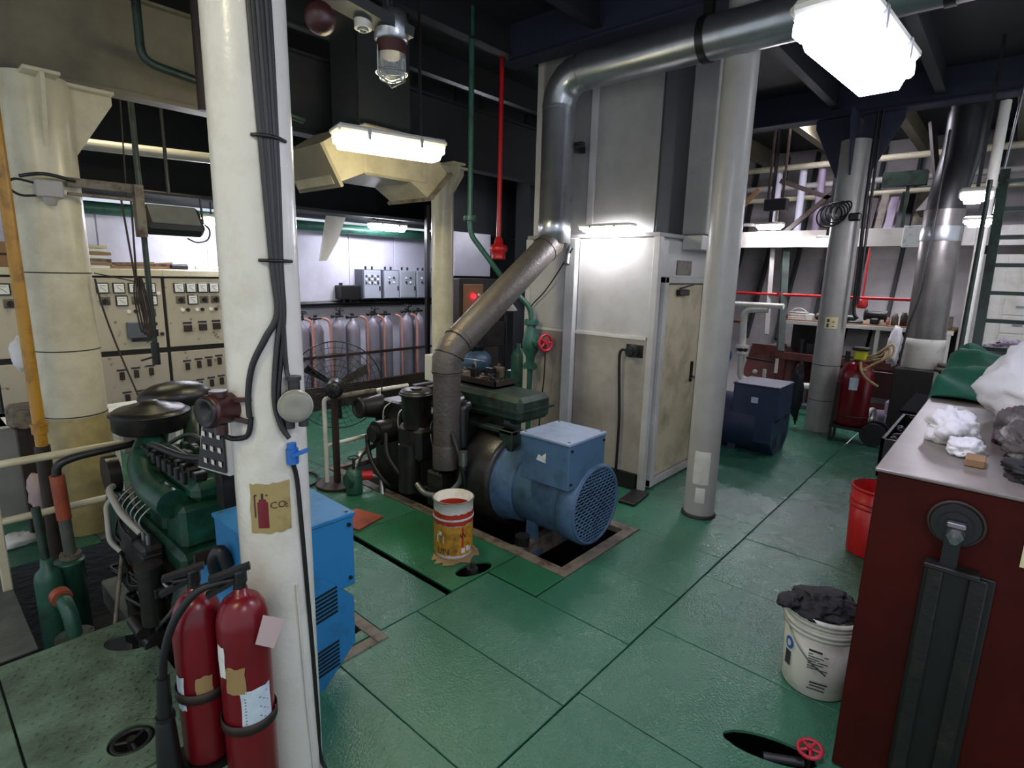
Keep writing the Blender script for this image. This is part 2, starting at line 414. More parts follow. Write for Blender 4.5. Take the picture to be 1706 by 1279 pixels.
# second row
for a, b in [(-1.6, -.7), (-.7, .16)]: plate(a, b, 1.37, 2.455)
plate(.16, .79, 1.37, 2.455, 'green_worn'); plate(.79, 1.40, 1.37, 2.41); plate(1.40, 2.0, 1.37, 2.515); plate(2.0, 2.64, 1.37, 2.515)
plate(2.64, 3.3, 1.37, 2.07); plate(3.3, 4.03, 1.37, 2.07); plate(2.645, 2.965, 2.075, 2.515, 'green_bright', .004)
xs = [4.03, 4.8, 5.6, 6.4, 7.2, 8.0, 8.8, 9.6, 10.3]
for a, b in zip(xs, xs[1:]): plate(a, b, 1.37, 2.5)
# third row, beside the near generator
plate(-.7, .155, 2.46, 3.72, 'green_worn')
plate(.16, .79, 2.46, 3.70, 'green_worn', holes=[(.72-.02, 3.45, .135, .085, math.radians(-40), (3.0, 3.70)), (.50, 2.67, .092, .092, 0, (2.46, 3.0))])
plate(1.40, 1.73, 2.52, 2.6, 'green_floor'); plate(1.73, 2.255, 2.52, 3.7)
plate(2.30, 2.965, 2.52, 3.7, 'green_bright', holes=[(2.60, 2.615, .15, .075, math.radians(-12), (2.52, 3.7))])
plate(-.7, .34, 3.74, 4.9, 'plate_grey', .004); plate(-.7, .9, 4.95, 6.2); plate(.9, 1.9, 5.0, 6.2, 'plate_grey'); plate(1.9, 2.96, 3.71, 4.95); plate(1.9, 2.96, 4.95, 6.2)
for a, b in zip([-.7, .2, 1.1, 2.0, 2.96, 4.0, 5.0, 6.0, 7.0, 8.0], [.2, 1.1, 2.0, 2.96, 4.0, 5.0, 6.0, 7.0, 8.0, 9.0]): plate(a, b, 6.2, 7.4); plate(a, b, 7.4, 8.15)
for a, b in zip([2.96, 4.03, 5.0, 6.0, 7.0, 8.0, 9.2], [4.03, 5.0, 6.0, 7.0, 8.0, 9.2, 10.3]): plate(a, b, 5.25, 6.2)
for y0, y1 in ((2.5, 3.4), (3.4, 4.3), (4.3, 5.25)): plate(4.03, 4.8, y0, y1)
for y0, y1 in ((2.5, 3.5), (3.5, 5.25)):
    for a, b in ((7.2, 8.2), (8.2, 9.2), (9.2, 10.3)): plate(a, b, y0, y1)

# ---- ceiling and girders
ceil = struct('ceiling', MB().box(-2.2, 12.8, -2.2, 9.0, 4.6, 4.68), 'deckhead')
for i in range(9):
    y = -1.2+i*1.1
    if y < 7.6: part('deck_beam', MB().box(-2, 8.7, y-.012, y+.012, 4.32, 4.6).box(-2, 8.7, y-.05, y+.05, 4.31, 4.325), 'deckhead', ceil)
for i in range(5):
    y = -1.0+i*1.25
    part('deck_beam', MB().box(9.2, 12.6, y-.012, y+.012, 4.3, 4.6).box(9.2, 12.6, y-.06, y+.06, 4.28, 4.3), 'girder_cream', ceil)
def girder(name, mb, mat, label): return top(name, mb, mat, label, 'beam')
g = MB().box(2.75, 9.4, 5.33, 5.35, 3.38, 4.05).box(2.75, 9.4, 5.25, 5.43, 3.35, 3.38).box(2.75, 9.4, 5.27, 5.41, 4.05, 4.07)
girder('deck_girder', g, 'deckhead', 'darker right length of the girder over the slim cream pillar')  # same girder line as the cream one, given a darker colour here
g = MB().box(-2, 2.74, 5.33, 5.35, 3.38, 4.05).box(-2, 2.74, 5.25, 5.43, 3.35, 3.38).box(-2, 2.74, 5.27, 5.41, 4.05, 4.07)
girder('deck_girder', g, 'girder_cream', 'cream deck girder under the ceiling over the thick pillar')
g = MB().box(-2, 7.3, 6.3, 6.33, 3.75, 4.6).box(-2, 7.3, 6.2, 6.43, 3.72, 3.75)
girder('deck_girder', g, 'girder_dark', 'dark girder behind the cream one')
g = MB().box(8.74, 8.77, -2, 5.2, 4.22, 4.6).box(8.62, 8.89, -2, 5.2, 4.2, 4.22)
girder('deck_girder', g, 'deckhead_blue', 'dark blue girder above the grey pillar by the workbench')
g = MB().box(4.69, 4.71, -2, 4.3, 4.22, 4.6).box(4.6, 4.8, -2, 4.3, 4.2, 4.22)
girder('deck_girder', g, 'deckhead_blue', 'dark girder above the silver lagged pipe')
g = MB().box(.87, .89, -2, 5.2, 4.02, 4.6).box(.78, .98, -2, 5.2, 4.0, 4.02)
girder('deck_girder', g, 'girder_dark', 'dark girder running over the front white pillar')
# ---- back wall with the switchboard and starter boxes
wb = struct('wall_back', MB().box(-2.2, 7.05, 8.15, 8.25, 0, 2.8), 'wall_white')
for i, x in enumerate([-.6, .6, 1.8, 3.0, 4.2, 5.15, 6.05]):
    part('wall_panel', MB().box(x+.008, min(x+1.2, [.6, 1.8, 3.0, 4.2, 5.15, 6.05, 7.0][i])-.008, 8.135, 8.152, 1.5, 2.75, .004), 'wall_white', wb)
struct('wall_back_upper', MB().box(-2.2, 9.5, 8.0, 8.25, 2.86, 4.6).box(-2.2, 9.5, 7.1, 8.2, 2.84, 2.88), 'deckhead')
struct('wall_back_dark', MB().box(7.05, 10.5, 8.1, 8.2, 0, 4.6), 'deckhead')
# ---- cabin with door
cab = struct('wall_cabin', MB().box(4.83, 6.4, 2.52, 4.02, .0, 2.46), 'wall_cabin')
part('roof_plate', MB().box(4.8, 6.43, 2.48, 4.06, 2.46, 2.5, .004), 'wall_grey', cab)
for y0, y1 in ((2.53, 3.36), (3.50, 4.0)):
    part('wall_panel', MB().box(4.80, 4.835, y0, y1, 1.53, 2.45, .004), 'wall_cabin', cab)
    part('wall_panel', MB().box(4.80, 4.835, y0, y1, .16, 1.50, .004), 'wall_cabin_dirty', cab)
part('corner_post', MB().box(4.79, 4.86, 2.47, 2.535, .0, 2.46, .004), 'wall_cabin', cab)
part('pilaster', MB().box(4.74, 4.83, 3.37, 3.49, .02, 2.46, .006), 'wall_cabin', cab)
part('pilaster', MB().box(4.78, 4.83, 3.99, 4.06, .02, 2.46, .006), 'wall_cabin', cab)
part('batten', MB().box(4.79, 4.81, 2.55, 3.36, 1.5, 1.53), 'white_paint', cab)
part('batten', MB().box(4.79, 4.81, 3.5, 4.0, 1.5, 1.53), 'white_paint', cab)
part('plinth', MB().box(4.77, 4.84, 2.55, 4.02, 0, .16), 'black_gap', cab)
part('wall_panel', MB().box(5.9, 6.38, 2.5, 2.53, .1, 2.44, .004), 'wall_cabin', cab)
part('wall_panel', MB().box(4.88, 5.9, 2.5, 2.53, 2.08, 2.44, .004), 'wall_cabin', cab)
part('plinth', MB().box(4.86, 6.4, 2.5, 2.53, 0, .08), 'black_gap', cab)
cas = struct('wall_casing', MB().box(4.93, 6.4, 2.62, 4.05, 2.5, 4.6), 'wall_grey')
part('corner_strip', MB().box(4.905, 4.935, 3.30, 3.37, 2.5, 4.6), 'wall_cabin', cas)
part('corner_strip', MB().box(4.9, 4.935, 3.98, 4.06, 2.5, 4.6), 'wall_cabin', cas)
part('recess_shade', MB().box(4.94, 5.5, 2.6, 2.625, 2.5, 4.6), 'girder_dark', cas)  # recessed casing side: its shade is put in as a dark colour
part('corner_strip', MB().box(5.5, 6.4, 2.35, 2.62, 2.52, 4.6, .01), 'wall_cabin', cas)
d1 = struct('door_1', MB().box(4.98, 5.83, 2.475, 2.515, .1, 2.03, .006), 'door_cream')
fr = MB().box(4.9, 4.97, 2.44, 2.53, .02, 2.1, .006).box(5.84, 5.91, 2.44, 2.53, .02, 2.1, .006).box(4.9, 5.91, 2.44, 2.53, 2.04, 2.1, .006).box(4.9, 5.91, 2.45, 2.53, .02, .09)
part('door_frame', fr, 'wall_cabin', d1)
part('door_closer', MB().box(5.2, 5.42, 2.43, 2.475, 1.92, 1.98, .008).bar((5.22, 2.44, 1.99), (5.42, 2.40, 2.03), .025, .01), 'steel_dark', d1)
hd = part('door_handle', MB().box(5.68, 5.73, 2.46, 2.476, 1.0, 1.22, .004), 'steel_dark', d1)
part('lever', MB().tube(fillet([(5.70, 2.465, 1.06), (5.70, 2.42, 1.06), (5.59, 2.42, 1.05)], .02), .009), 'steel_dark', hd)
for z in (.35, 1.2, 1.75): part('hinge', MB().cyl((4.975, 2.465, z), (4.975, 2.465, z+.12), .014, n=10), 'steel_dark', d1)
# ---- hull side at the right, sloping plating with frames
hull = MB().prism([(10.35, -.02), (11.1, .9), (11.9, 2.5), (12.5, 4.6), (12.7, 4.6), (12.7, -.3), (10.35, -.3)], (0, -2, 0), (1, 0, 0), (0, 0, 1), (0, 10.2, 0))
wr = struct('wall_right', hull, 'hull_white')
def hx(z):  # x of the hull plating at height z
    pts = [(-.02, 10.35), (.9, 11.1), (2.5, 11.9), (4.6, 12.5)]
    for (z0, x0), (z1, x1) in zip(pts, pts[1:]):
        if z <= z1: return x0+(x1-x0)*(z-z0)/(z1-z0)
    return 12.5
for i in range(12):
    y = -1.2+i*.55
    mb = MB()
    for z0, z1 in ((1.0, 2.5), (2.5, 4.5)): mb.bar((hx(z0)-.07, y, z0), (hx(z1)-.07, y, z1), .05, .16, (1, 0, 0))
    part('hull_frame', mb, 'girder_dark', wr)
for i in range(7):
    y = -.4+i*.62
    part('hull_plate', MB().bar((10.42, y, .02), (11.06, y, .88), .58, .03, (1, 0, -1)), 'red_brown', wr)
    part('hull_frame', MB().bar((10.36, y-.31, .06), (11.0, y-.31, .92), .05, .1, (1, 0, -1)), 'red_brown', wr)
# ---- upper walkway edge over the workbench
wk = struct('trim_1', MB().box(10.0, 10.06, -1.6, 5.2, 2.62, 2.87, .006).box(10.0, 12.3, -1.6, 5.2, 2.82, 2.87), 'wall_grey')
part('underside', MB().box(10.06, 12.0, -1.6, 5.2, 2.79, 2.82), 'deckhead', wk)
part('edge_plate', MB().box(9.97, 10.0, -1.6, 5.2, 2.62, 2.88, .004), 'white_paint', wk)

# ================================================================== LAMPS
def tube_lamp(label, c, ln, wd, hgt, ang, em, hang=None, cage=True, group='fluorescent deck lamps', tilt=0.):
    """boxed ship fluorescent lamp: steel tray, glowing cover, clips"""
    t = thing('fluorescent_lamp', label, 'lamp', (c[0], c[1], c[2]), group)
    R = Matrix.Rotation(ang, 3, 'Z') @ Matrix.Rotation(tilt, 3, 'Y'); C = Vector(c)
    def rb(x0, x1, y0, y1, z0, z1, b=0.):
        mb = MB(); mb.box(x0, x1, y0, y1, z0, z1, b); mb.v = [R @ v+C for v in mb.v]; return mb
    part('tray', rb(-ln/2-.02, ln/2+.02, -wd/2-.015, wd/2+.015, hgt*.5, hgt, .02), 'white_paint', t)
    # glowing tapered cover
    mb = MB(); a = ln/2; b = wd/2; k = .035
    vs = [(-a, -b, hgt*.5), (a, -b, hgt*.5), (a, b, hgt*.5), (-a, b, hgt*.5), (-a+k*.8, -b+k, -hgt*.35), (a-k*.8, -b+k, -hgt*.35), (a-k*.8, b-k, -hgt*.35), (-a+k*.8, b-k, -hgt*.35)]
    mb.add([R @ Vector(v)+C for v in vs], [(4, 7, 6, 5), (0, 1, 5, 4), (1, 2, 6, 5), (2, 3, 7, 6), (3, 0, 4, 7)])
    part('cover', mb, em, t)
    for s in (-1, 1):
        part('end_cap', rb(s*(ln/2-.035)-.035, s*(ln/2-.035)+.035, -wd/2-.004, wd/2+.004, -.0, hgt*.5, .01), 'glass_dusty', t)
        for q in (-.25, .25): part('clip', rb(q*ln-.012, q*ln+.012, s*(wd/2+.012)-.008, s*(wd/2+.012)+.008, hgt*.2, hgt*.8), 'steel', t)
    if hang:
        for s in (-1, 1):
            p = R @ Vector((s*ln*.3, 0, hgt))+C
            part('hanger', MB().bar(p-Vector((0, 0, .01)), (p.x, p.y, hang), .03, .006), 'steel_dark', t)
    return t
tube_lamp('big bright white lamp under the ceiling above the red cabinet', (2.36, .525, 2.85), .66, .20, .11, math.radians(-4), 'tube_cool', hang=4.6)
tube_lamp('warm white lamp hung before the cream ventilation trunk', (2.66, 3.60, 2.97), .80, .20, .11, math.radians(-14), 'tube_warm', hang=4.32)
tube_lamp('white lamp under the cabin roof edge beside the silver pipe', (4.72, 3.01, 2.53), .54, .13, .05, math.radians(90), 'tube_cabin')
tube_lamp('lamp half hidden behind the front pillar above the switchboard', (2.95, 7.3, 2.60), .60, .14, .09, 0, 'tube_back', hang=2.84)
tube_lamp('lamp above the gas cylinders under the dark deck', (5.35, 7.35, 2.72), .62, .16, .09, 0, 'tube_back', hang=2.84)
tube_lamp('yellowish lamp hanging at the left of the walkway edge', (9.85, 3.15, 2.93), .12, .40, .08, 0, 'tube_walk', hang=4.6)
tube_lamp('small lamp left of the grey pillar under the walkway edge', (9.85, 2.28, 2.70), .12, .26, .08, 0, 'tube_walk', hang=4.6)
tube_lamp('upper lamp of the pair by the dark exhaust trunk', (8.0, .46, 3.0), .14, .26, .12, 0, 'tube_far', hang=4.6)
tube_lamp('lower lamp of the pair by the dark exhaust trunk', (8.0, .40, 2.74), .14, .24, .08, 0, 'tube_far', hang=2.97)
# lamps out of sight: the first inferred from warm light, the rest added fill
tube_lamp('lamp behind the place where the photo was taken, left', (-.9, 1.3, 3.6), .8, .22, .11, 0, 'tube_warm', hang=4.6)
tube_lamp('added unseen lamp over the deck plates, behind the camera to the right', (.4, -1.1, 3.6), .8, .22, .11, 0, 'tube_fill', hang=4.6)  # added fill, no known fixture: lifts the general brightness
tube_lamp('added unseen lamp over the deck, out of view to the right', (5.6, -1.3, 4.2), .8, .22, .08, 0, 'tube_fill', hang=4.6)  # added fill lamp, shifted sideways until out of sight
tube_lamp('added unseen lamp high behind the dark blue girder', (9.55, 2.4, 4.47), .2, .8, .08, 0, 'tube_far', hang=4.6)  # added out of sight to brighten the hull and upper walkway
tube_lamp('added unseen lamp high behind the cream girder above the switchboard', (1.6, 5.95, 3.95), .8, .22, .1, 0, 'tube_warm', hang=4.6)  # added behind the girder to light the switchboard strongly
tube_lamp('added unseen lamp high behind the girder above the cabinet with the red lamp', (5.7, 5.95, 3.95), .8, .22, .1, 0, 'tube_fill', hang=4.6)  # added behind the girder to light the blank white board
tube_lamp('added unseen lamp under the walkway above the workbench', (10.35, 1.4, 2.72), .14, .8, .05, 0, 'tube_fill', hang=2.8)  # added behind the walkway edge to keep bench and hull bright

# ================================================================== PILLARS
def pillar(label, x, y, r, z1, mat, bands=(), foot=None):
    t = thing('pillar', label, 'pillar', (x, y, 0))
    part('shaft', MB().lathe([(r, 0), (r, z1)], (x, y, 0), n=32), mat, t)
    for z in bands: part('seam', MB().lathe([(r, z-.004), (r+.004, z-.003), (r+.004, z+.003), (r, z+.004)], (x, y, 0), n=32), 'black_gap', t)
    return t
pf = pillar('white pillar in the foreground carrying two red fire extinguishers', .888, 1.957, .127, 4.0, 'white_paint')
pr = pillar('white pillar in front of the cabin door', 4.7, 1.85, .132, 4.2, 'pillar_grey')
part('paint_patch', MB().lathe([(.134, .32), (.139, .36), (.139, .58), (.134, .62)], (4.7, 1.85, 0), n=10, a0=-1.75, a1=-.75), 'white_paint', pr)
part('paint_patch', MB().lathe([(.134, .15), (.138, .17), (.138, .27), (.134, .29)], (4.7, 1.85, 0), n=10, a0=-1.5, a1=-.9), 'white_paint', pr)
part('foot_scar', MB().lathe([(.15, 0), (.148, .02), (.134, .03)], (4.7, 1.85, 0), n=20), 'black_gap', pr)
pd = pillar('grey pillar beside the wheeled red extinguisher', 8.75, 1.83, .175, 3.9, 'pillar_grey', bands=(.45, .95))
mb = MB()
for sx, sy in ((0, 1), (0, -1), (1, 0), (-1, 0)):
    a = Vector((sx, sy, 0)); mb.prism([(.05, 3.45), (.19, 3.45), (.5, 4.1), (.5, 4.2), (.05, 4.2)], (8.75, 1.83, 0), a, (0, 0, 1), Vector((-sy, sx, 0))*.02)
part('bracket', mb, 'deckhead_blue', pd)
pl = pillar('thick yellowed pillar with wide top brackets by the switchboard', .91, 5.34, .205, 3.35, 'cream_paint', bands=(.95, 1.45, 2.02))
part('lower_band', MB().lathe([(.206, 0), (.209, .01), (.209, .93), (.206, .94)], (.91, 5.34, 0), n=32), 'cream_yellow', pl)
def top_bracket(t, x, y, r, z0, z1, wx, wy, mat):
    for sx, sy, wd in ((1, 0, wx), (-1, 0, wx), (0, -1, wy), (0, 1, wy)):
        a = Vector((sx, sy, 0)); n_ = Vector((-sy, sx, 0))
        part('bracket', MB().prism([(0, z0), (r, z0), (wd, z1-.08), (wd, z1-.02), (0, z1-.02)], Vector((x, y, 0))-n_*.012, a, (0, 0, 1), n_*.024), mat, t)
    part('head_plate', MB().box(x-wx, x+wx, y-.1, y+.1, z1-.025, z1, .004), mat, t)
    part('head_plate', MB().box(x-.1, x+.1, y-wy, y+wy, z1-.026, z1-.002, .004), mat, t)
top_bracket(pl, .91, 5.34, .2, 2.86, 3.35, .46, .34, 'cream_paint')
pm = pillar('slim cream pillar beside the gas cylinders', 4.7, 5.34, .135, 3.35, 'cream_paint')
top_bracket(pm, 4.7, 5.34, .13, 2.98, 3.35, .34, .3, 'cream_paint')

# ================================================================== EXHAUSTS, PIPES, TRUNKS
t = thing('exhaust_pipe', 'rusty exhaust pipe slanting up from the middle engine', 'pipe', (3.13, 3.5, .4))
part('riser', MB().cyl((3.13, 3.5, .42), (3.13, 3.5, 1.30), .118, n=28), 'rust_pipe', t)
part('elbow', MB().tube([(3.13, 3.5, 1.25), (3.13, 3.5, 1.37), (3.19, 3.5, 1.46), (3.32, 3.5, 1.56)], .128, 28), 'rust_pipe', t)
part('slanting_run', MB().tube([(3.28, 3.5, 1.53), (4.50, 3.5, 2.40), (4.55, 3.5, 2.5)], .130, 28), 'rust_pipe', t)
for p, q in (((3.13, 3.5, 1.27), (0, 0, 1)), ((3.155, 3.5, 1.40), (.5, 0, 1)), ((3.25, 3.5, 1.51), (1, 0, .8)), ((4.40, 3.5, 2.33), (1, 0, .72))):
    part('seam_ring', MB().torus(p, q, .129, .006, 28, 6), 'steel_dark', t)
part('lower_sleeve', MB().lathe([(.122, .42), (.124, .43), (.124, .62), (.121, .63)], (3.13, 3.5, 0), n=28), 'rust_pipe', t)
t = thing('lagged_pipe', 'silver sheet metal lagged exhaust pipe bending along the ceiling', 'pipe', (4.55, 3.5, 2.4))
RL = .158
part('vertical_run', MB().lathe([(RL*.8, 2.40), (RL+.004, 2.40), (RL+.004, 2.62), (RL, 2.625), (RL, 3.66)], (4.55, 3.5, 0), n=36), 'lagging', t)
el = [(4.55, 3.5-.26*(1-math.cos(a)), 3.66+.26*math.sin(a)) for a in [PI/2*i/5 for i in range(6)]]
part('elbow', MB().tube(el, RL+.004, 32, caps=False), 'lagging', t)
part('ceiling_run', MB().cyl((4.55, 3.25, 3.92), (4.55, -1.9, 3.92), RL, n=36), 'lagging', t)
for y in (3.2, 1.15, -.6): part('seam_band', MB().cyl((4.55, y+.02, 3.92), (4.55, y-.02, 3.92), RL+.004, n=36), 'lagging', t)
part('seam_band', MB().cyl((4.55, 3.5, 3.63), (4.55, 3.5, 3.67), RL+.004, n=36), 'lagging', t)
for y in (2.08, .55): part('hanger_strap', MB().cyl((4.55, y-.03, 3.92), (4.55, y+.03, 3.92), RL+.01, n=24).box(4.52, 4.58, y-.035, y+.035, 3.92, 4.22), 'black_paint', t)
part('wall_bracket', MB().box(4.6, 4.93, 3.44, 3.50, 3.30, 3.36).box(4.66, 4.72, 3.30, 3.5, 3.31, 3.35), 'black_paint', t)
# conduit at the foot of the lagged pipe
top('conduit', MB().tube(fillet([(4.78, 3.44, 2.42), (4.74, 3.46, 2.3), (4.70, 3.44, 2.2)], .05), .03, 10), 'steel', 'short grey conduit stub beside the foot of the lagged pipe', 'conduit')
# red sprinkler drop
t = thing('sprinkler_pipe', 'red vertical pipe ending in a red sprinkler bell', 'pipe', (4.8, 4.49, 2.2))
part('pipe', MB().cyl((4.8, 4.49, 2.42), (4.8, 4.49, 4.6), .026, n=14), 'red_paint', t)
part('bell', MB().lathe([(.03, 2.50), (.05, 2.46), (.052, 2.42), (.10, 2.40), (.105, 2.35), (.085, 2.33), (.08, 2.27), (.088, 2.25), (.03, 2.25)], (4.8, 4.49, 0), n=20), 'red_paint', t)
# green cooling-water line with valve
t = thing('cooling_pipe', 'green pipe with flanged valve and small red handwheel', 'pipe', (4.68, 3.87, .9))
part('upper_pipe', MB().cyl((4.16, 4.3, 2.66), (4.16, 4.3, 4.6), .028, n=12), 'green_pipe', t)
part('flange', flange(MB(), (4.16, 4.3, 2.64), (0, 0, 1), .07, .02), 'green_pipe', t)
part('slanting_pipe', MB().tube(fillet([(4.16, 4.3, 2.62), (4.17, 4.3, 2.48), (4.48, 4.05, 1.98), (4.67, 3.88, 1.74), (4.68, 3.87, 1.58)], .14), .028, 12), 'green_pipe', t)
part('flange', flange(MB(), (4.68, 3.87, 1.58), (0, 0, 1), .08, .022), 'green_pipe', t)
v = part('valve_body', MB().lathe([(.045, 1.12), (.05, 1.2), (.085, 1.28), (.09, 1.36), (.08, 1.43), (.045, 1.56)], (4.68, 3.87, 0), n=18).cyl((4.68, 3.87, 1.38), (4.67, 3.76, 1.38), .055, n=14).cyl((4.67, 3.77, 1.38), (4.67, 3.745, 1.38), .07, n=14), 'green_pipe', t)
part('handwheel', handwheel((4.65, 3.64, 1.38), (-.25, -.95, .1), .085, .016, 5).cyl((4.67, 3.75, 1.38), (4.65, 3.64, 1.38), .02, n=8), 'valve_red', v)
part('flange', flange(MB(), (4.68, 3.87, 1.10), (0, 0, 1), .08, .022), 'green_pipe', t)
part('lower_pipe', MB().cyl((4.68, 3.87, .0), (4.68, 3.87, 1.1), .03, n=12), 'green_pipe', t)
# thin drooping cables on the cabin
top('cable', MB().tube(smooth_path([(4.73, 3.40, 2.36), (4.73, 3.55, 2.15), (4.75, 3.75, 1.92), (4.76, 3.95, 1.74), (4.76, 3.96, 1.6)]), .007, 6), 'rubber', 'thin black cable drooping from the lagged pipe to the cabin edge', 'cable')
top('cable', MB().tube(smooth_path([(4.65, 3.64, 1.28), (4.67, 3.66, 1.0), (4.70, 3.72, .6), (4.72, 3.75, .2), (4.72, 3.76, .02)]), .008, 6), 'rubber', 'thin black cable hanging below the red handwheel', 'cable')
# cream ventilation trunk behind the warm lamp
def trunk(label, cx, cy):
    t = thing('ventilation_trunk', label, 'ventilation duct', (cx, cy, 2.8))
    mb = MB(); x0, x1 = cx-.36, cx+.36
    part('body', MB().box(x0, x1, cy-.3, cy+.35, 2.92, 3.35, .02), 'duct_cream', t)
    part('slanting_hood', MB().prism([(x0, 3.33), (x0-.12, 3.3), (x0-.42, 3.10), (x0-.30, 2.80), (x0, 2.93)], (0, cy-.28, 0), (1, 0, 0), (0, 0, 1), (0, .6, 0)), 'duct_cream', t)
    part('hood_lip', MB().bar((x0-.44, cy, 3.10), (x0-.26, cy, 2.78), .7, .03, (1, 0, 1)), 'girder_cream', t)
    part('slanting_hood', MB().prism([(x1, 3.3), (x1+.25, 3.05), (x1+.0, 2.80), (x1-.22, 2.93)], (0, cy-.29, 0), (1, 0, 0), (0, 0, 1), (0, .6, 0)), 'duct_cream', t)
    part('hood_lip', MB().bar((x1+.27, cy, 3.06), (x1-.01, cy, 2.78), .7, .03, (1, 0, -1)), 'coaming', t)
    part('riser', MB().box(cx-.3, cx+.3, cy-.1, cy+.3, 3.35, 4.6), 'deckhead', t)
    return t
trunk('cream sheet metal ventilation trunk behind the warm lamp', 3.35, 4.72)
# pipes along the back wall
top('water_pipe', MB().cyl((-1.5, 7.85, 2.70), (6.9, 7.85, 2.70), .07, n=16), 'green_pipe', 'dark green pipe running along the top of the back wall', 'pipe')
top('water_pipe', MB().cyl((-.5, 6.4, 3.05), (3.9, 6.1, 3.2), .05, n=12), 'pillar_grey', 'pale overhead pipe between the thick and the front pillar', 'pipe')
top('water_pipe', MB().tube(fillet([(1.5, 5.0, 4.6), (1.5, 5.0, 3.55), (2.35, 5.0, 3.45), (2.75, 5.0, 3.40)], .1), .03, 10), 'green_dark', 'thin dark green pipe bent along the cream girder', 'pipe')
top('water_pipe', MB().cyl((1.75, 4.6, 3.2), (1.75, 4.6, 4.6), .035, n=10), 'dark_brown', 'dark vertical pipe before the cream girder', 'pipe')
top('stay_plate', MB().prism([(4.42, 2.84), (4.72, 2.84), (4.58, 2.5), (4.38, 2.2), (4.28, 2.2)], (0, 7.5, 0), (1, 0, 0), (0, 0, 1), (0, .04, 0)), 'white_paint', 'white diagonal stay under the dark deck right of the front pillar', 'bracket')
top('cable_post', MB().box(5.82, 5.88, 6.98, 7.04, 0, 3.1), 'black_paint', 'dark upright post left of the slim cream pillar', 'post')
top('white_board', MB().box(6.15, 6.98, 6.71, 6.748, 2.03, 2.72, .006), 'wall_white', 'blank white board behind the slanting exhaust pipe', 'board')
top('deck_casing', MB().box(6.0, 8.6, 6.75, 7.1, 2.7, 4.6, .01), 'deckhead', 'black steel casing above the blank white board', 'casing')
top('casing_panel', MB().box(7.35, 8.9, 6.2, 6.5, 0, 4.6, .01), 'deckhead', 'black steel partition behind the red sprinkler pipe', 'partition')
# bells and lamp high up near the front pillar
t = thing('ceiling_rail', 'grey cable rail under the ceiling beside the front pillar', 'rail', (1.9, 3.0, 3.6))
part('rail', MB().bar((1.55, 3.05, 3.62), (2.35, 3.0, 3.50), .16, .06), 'girder_dark', t)
part('hanger', MB().bar((1.7, 3.04, 3.6), (1.7, 3.04, 4.6), .04, .02).bar((2.2, 3.0, 3.5), (2.2, 3.0, 4.6), .04, .02), 'girder_dark', t)
top('alarm_bell', MB().lathe([(.0, .075), (.045, .07), (.08, .04), (.085, .0), (.075, -.02), (.02, -.02)], (1.83, 3.10, 3.46), (-.3, -.7, -.5), 20), 'maroon', 'small red round alarm bell under the ceiling rail', 'bell')
t = thing('smoke_detector', 'small round smoke detector under the ceiling rail', 'detector', (2.08, 3.06, 3.45))
part('base', MB().cyl((2.08, 3.06, 3.53), (2.08, 3.06, 3.47), .05, n=16), 'white_plastic', t)
part('sensor_ring', MB().torus((2.08, 3.06, 3.465), (0, 0, 1), .025, .008, 14, 6), 'steel', t)
t = thing('well_glass_lamp', 'unlit well glass lamp with clear dome near the ceiling', 'lamp', (2.25, 3.02, 3.25))
part('body', MB().lathe([(.0, 3.60), (.09, 3.60), (.1, 3.55), (.1, 3.45), (.085, 3.44)], (2.25, 3.02, 0), n=20), 'lagging', t)
part('collar', MB().cyl((2.25, 3.02, 3.37), (2.25, 3.02, 3.45), .088, n=20), 'maroon', t)
part('glass_dome', MB().lathe([(.088, 3.37), (.088, 3.27), (.07, 3.23), (.0, 3.21)], (2.25, 3.02, 0), n=20), 'glass_clear', t)
part('guard', MB().torus((2.25, 3.02, 3.27), (0, 0, 1), .095, .005, 20, 5).tube([(2.15, 3.02, 3.4), (2.15, 3.02, 3.25), (2.25, 3.02, 3.19), (2.35, 3.02, 3.25), (2.35, 3.02, 3.4)], .005, 5), 'steel', t)
part('stem', MB().cyl((2.25, 3.02, 3.6), (2.25, 3.02, 4.6), .02, n=8), 'steel_dark', t)
# small electric box over the cabin door
top('cable_box', MB().box(5.3, 6.0, 2.30, 2.5, 2.36, 2.50, .008), 'wall_cabin', 'pale cable box above the cabin door', 'box')
top('name_plate', MB().box(5.22, 5.54, 2.488, 2.50, 2.12, 2.26, .002), 'coaming', 'dark name plate above the cabin door', 'sign')
t = thing('bulkhead_socket', 'round black socket on the cabin wall with hanging cable', 'socket', (4.80, 2.66, 1.3))
part('body', MB().cyl((4.80, 2.66, 1.39), (4.71, 2.66, 1.39), .065, .055, 18).cyl((4.71, 2.66, 1.39), (4.68, 2.66, 1.39), .04, n=14), 'steel_dark', t)
part('mounting_ears', MB().box(4.79, 4.80, 2.57, 2.75, 1.33, 1.45), 'steel_dark', t)
part('cable', MB().tube(smooth_path([(4.74, 2.70, 1.40), (4.74, 2.78, 1.38), (4.75, 2.79, 1.2), (4.76, 2.76, .7), (4.76, 2.76, .15)]), .014, 8), 'rubber', t)

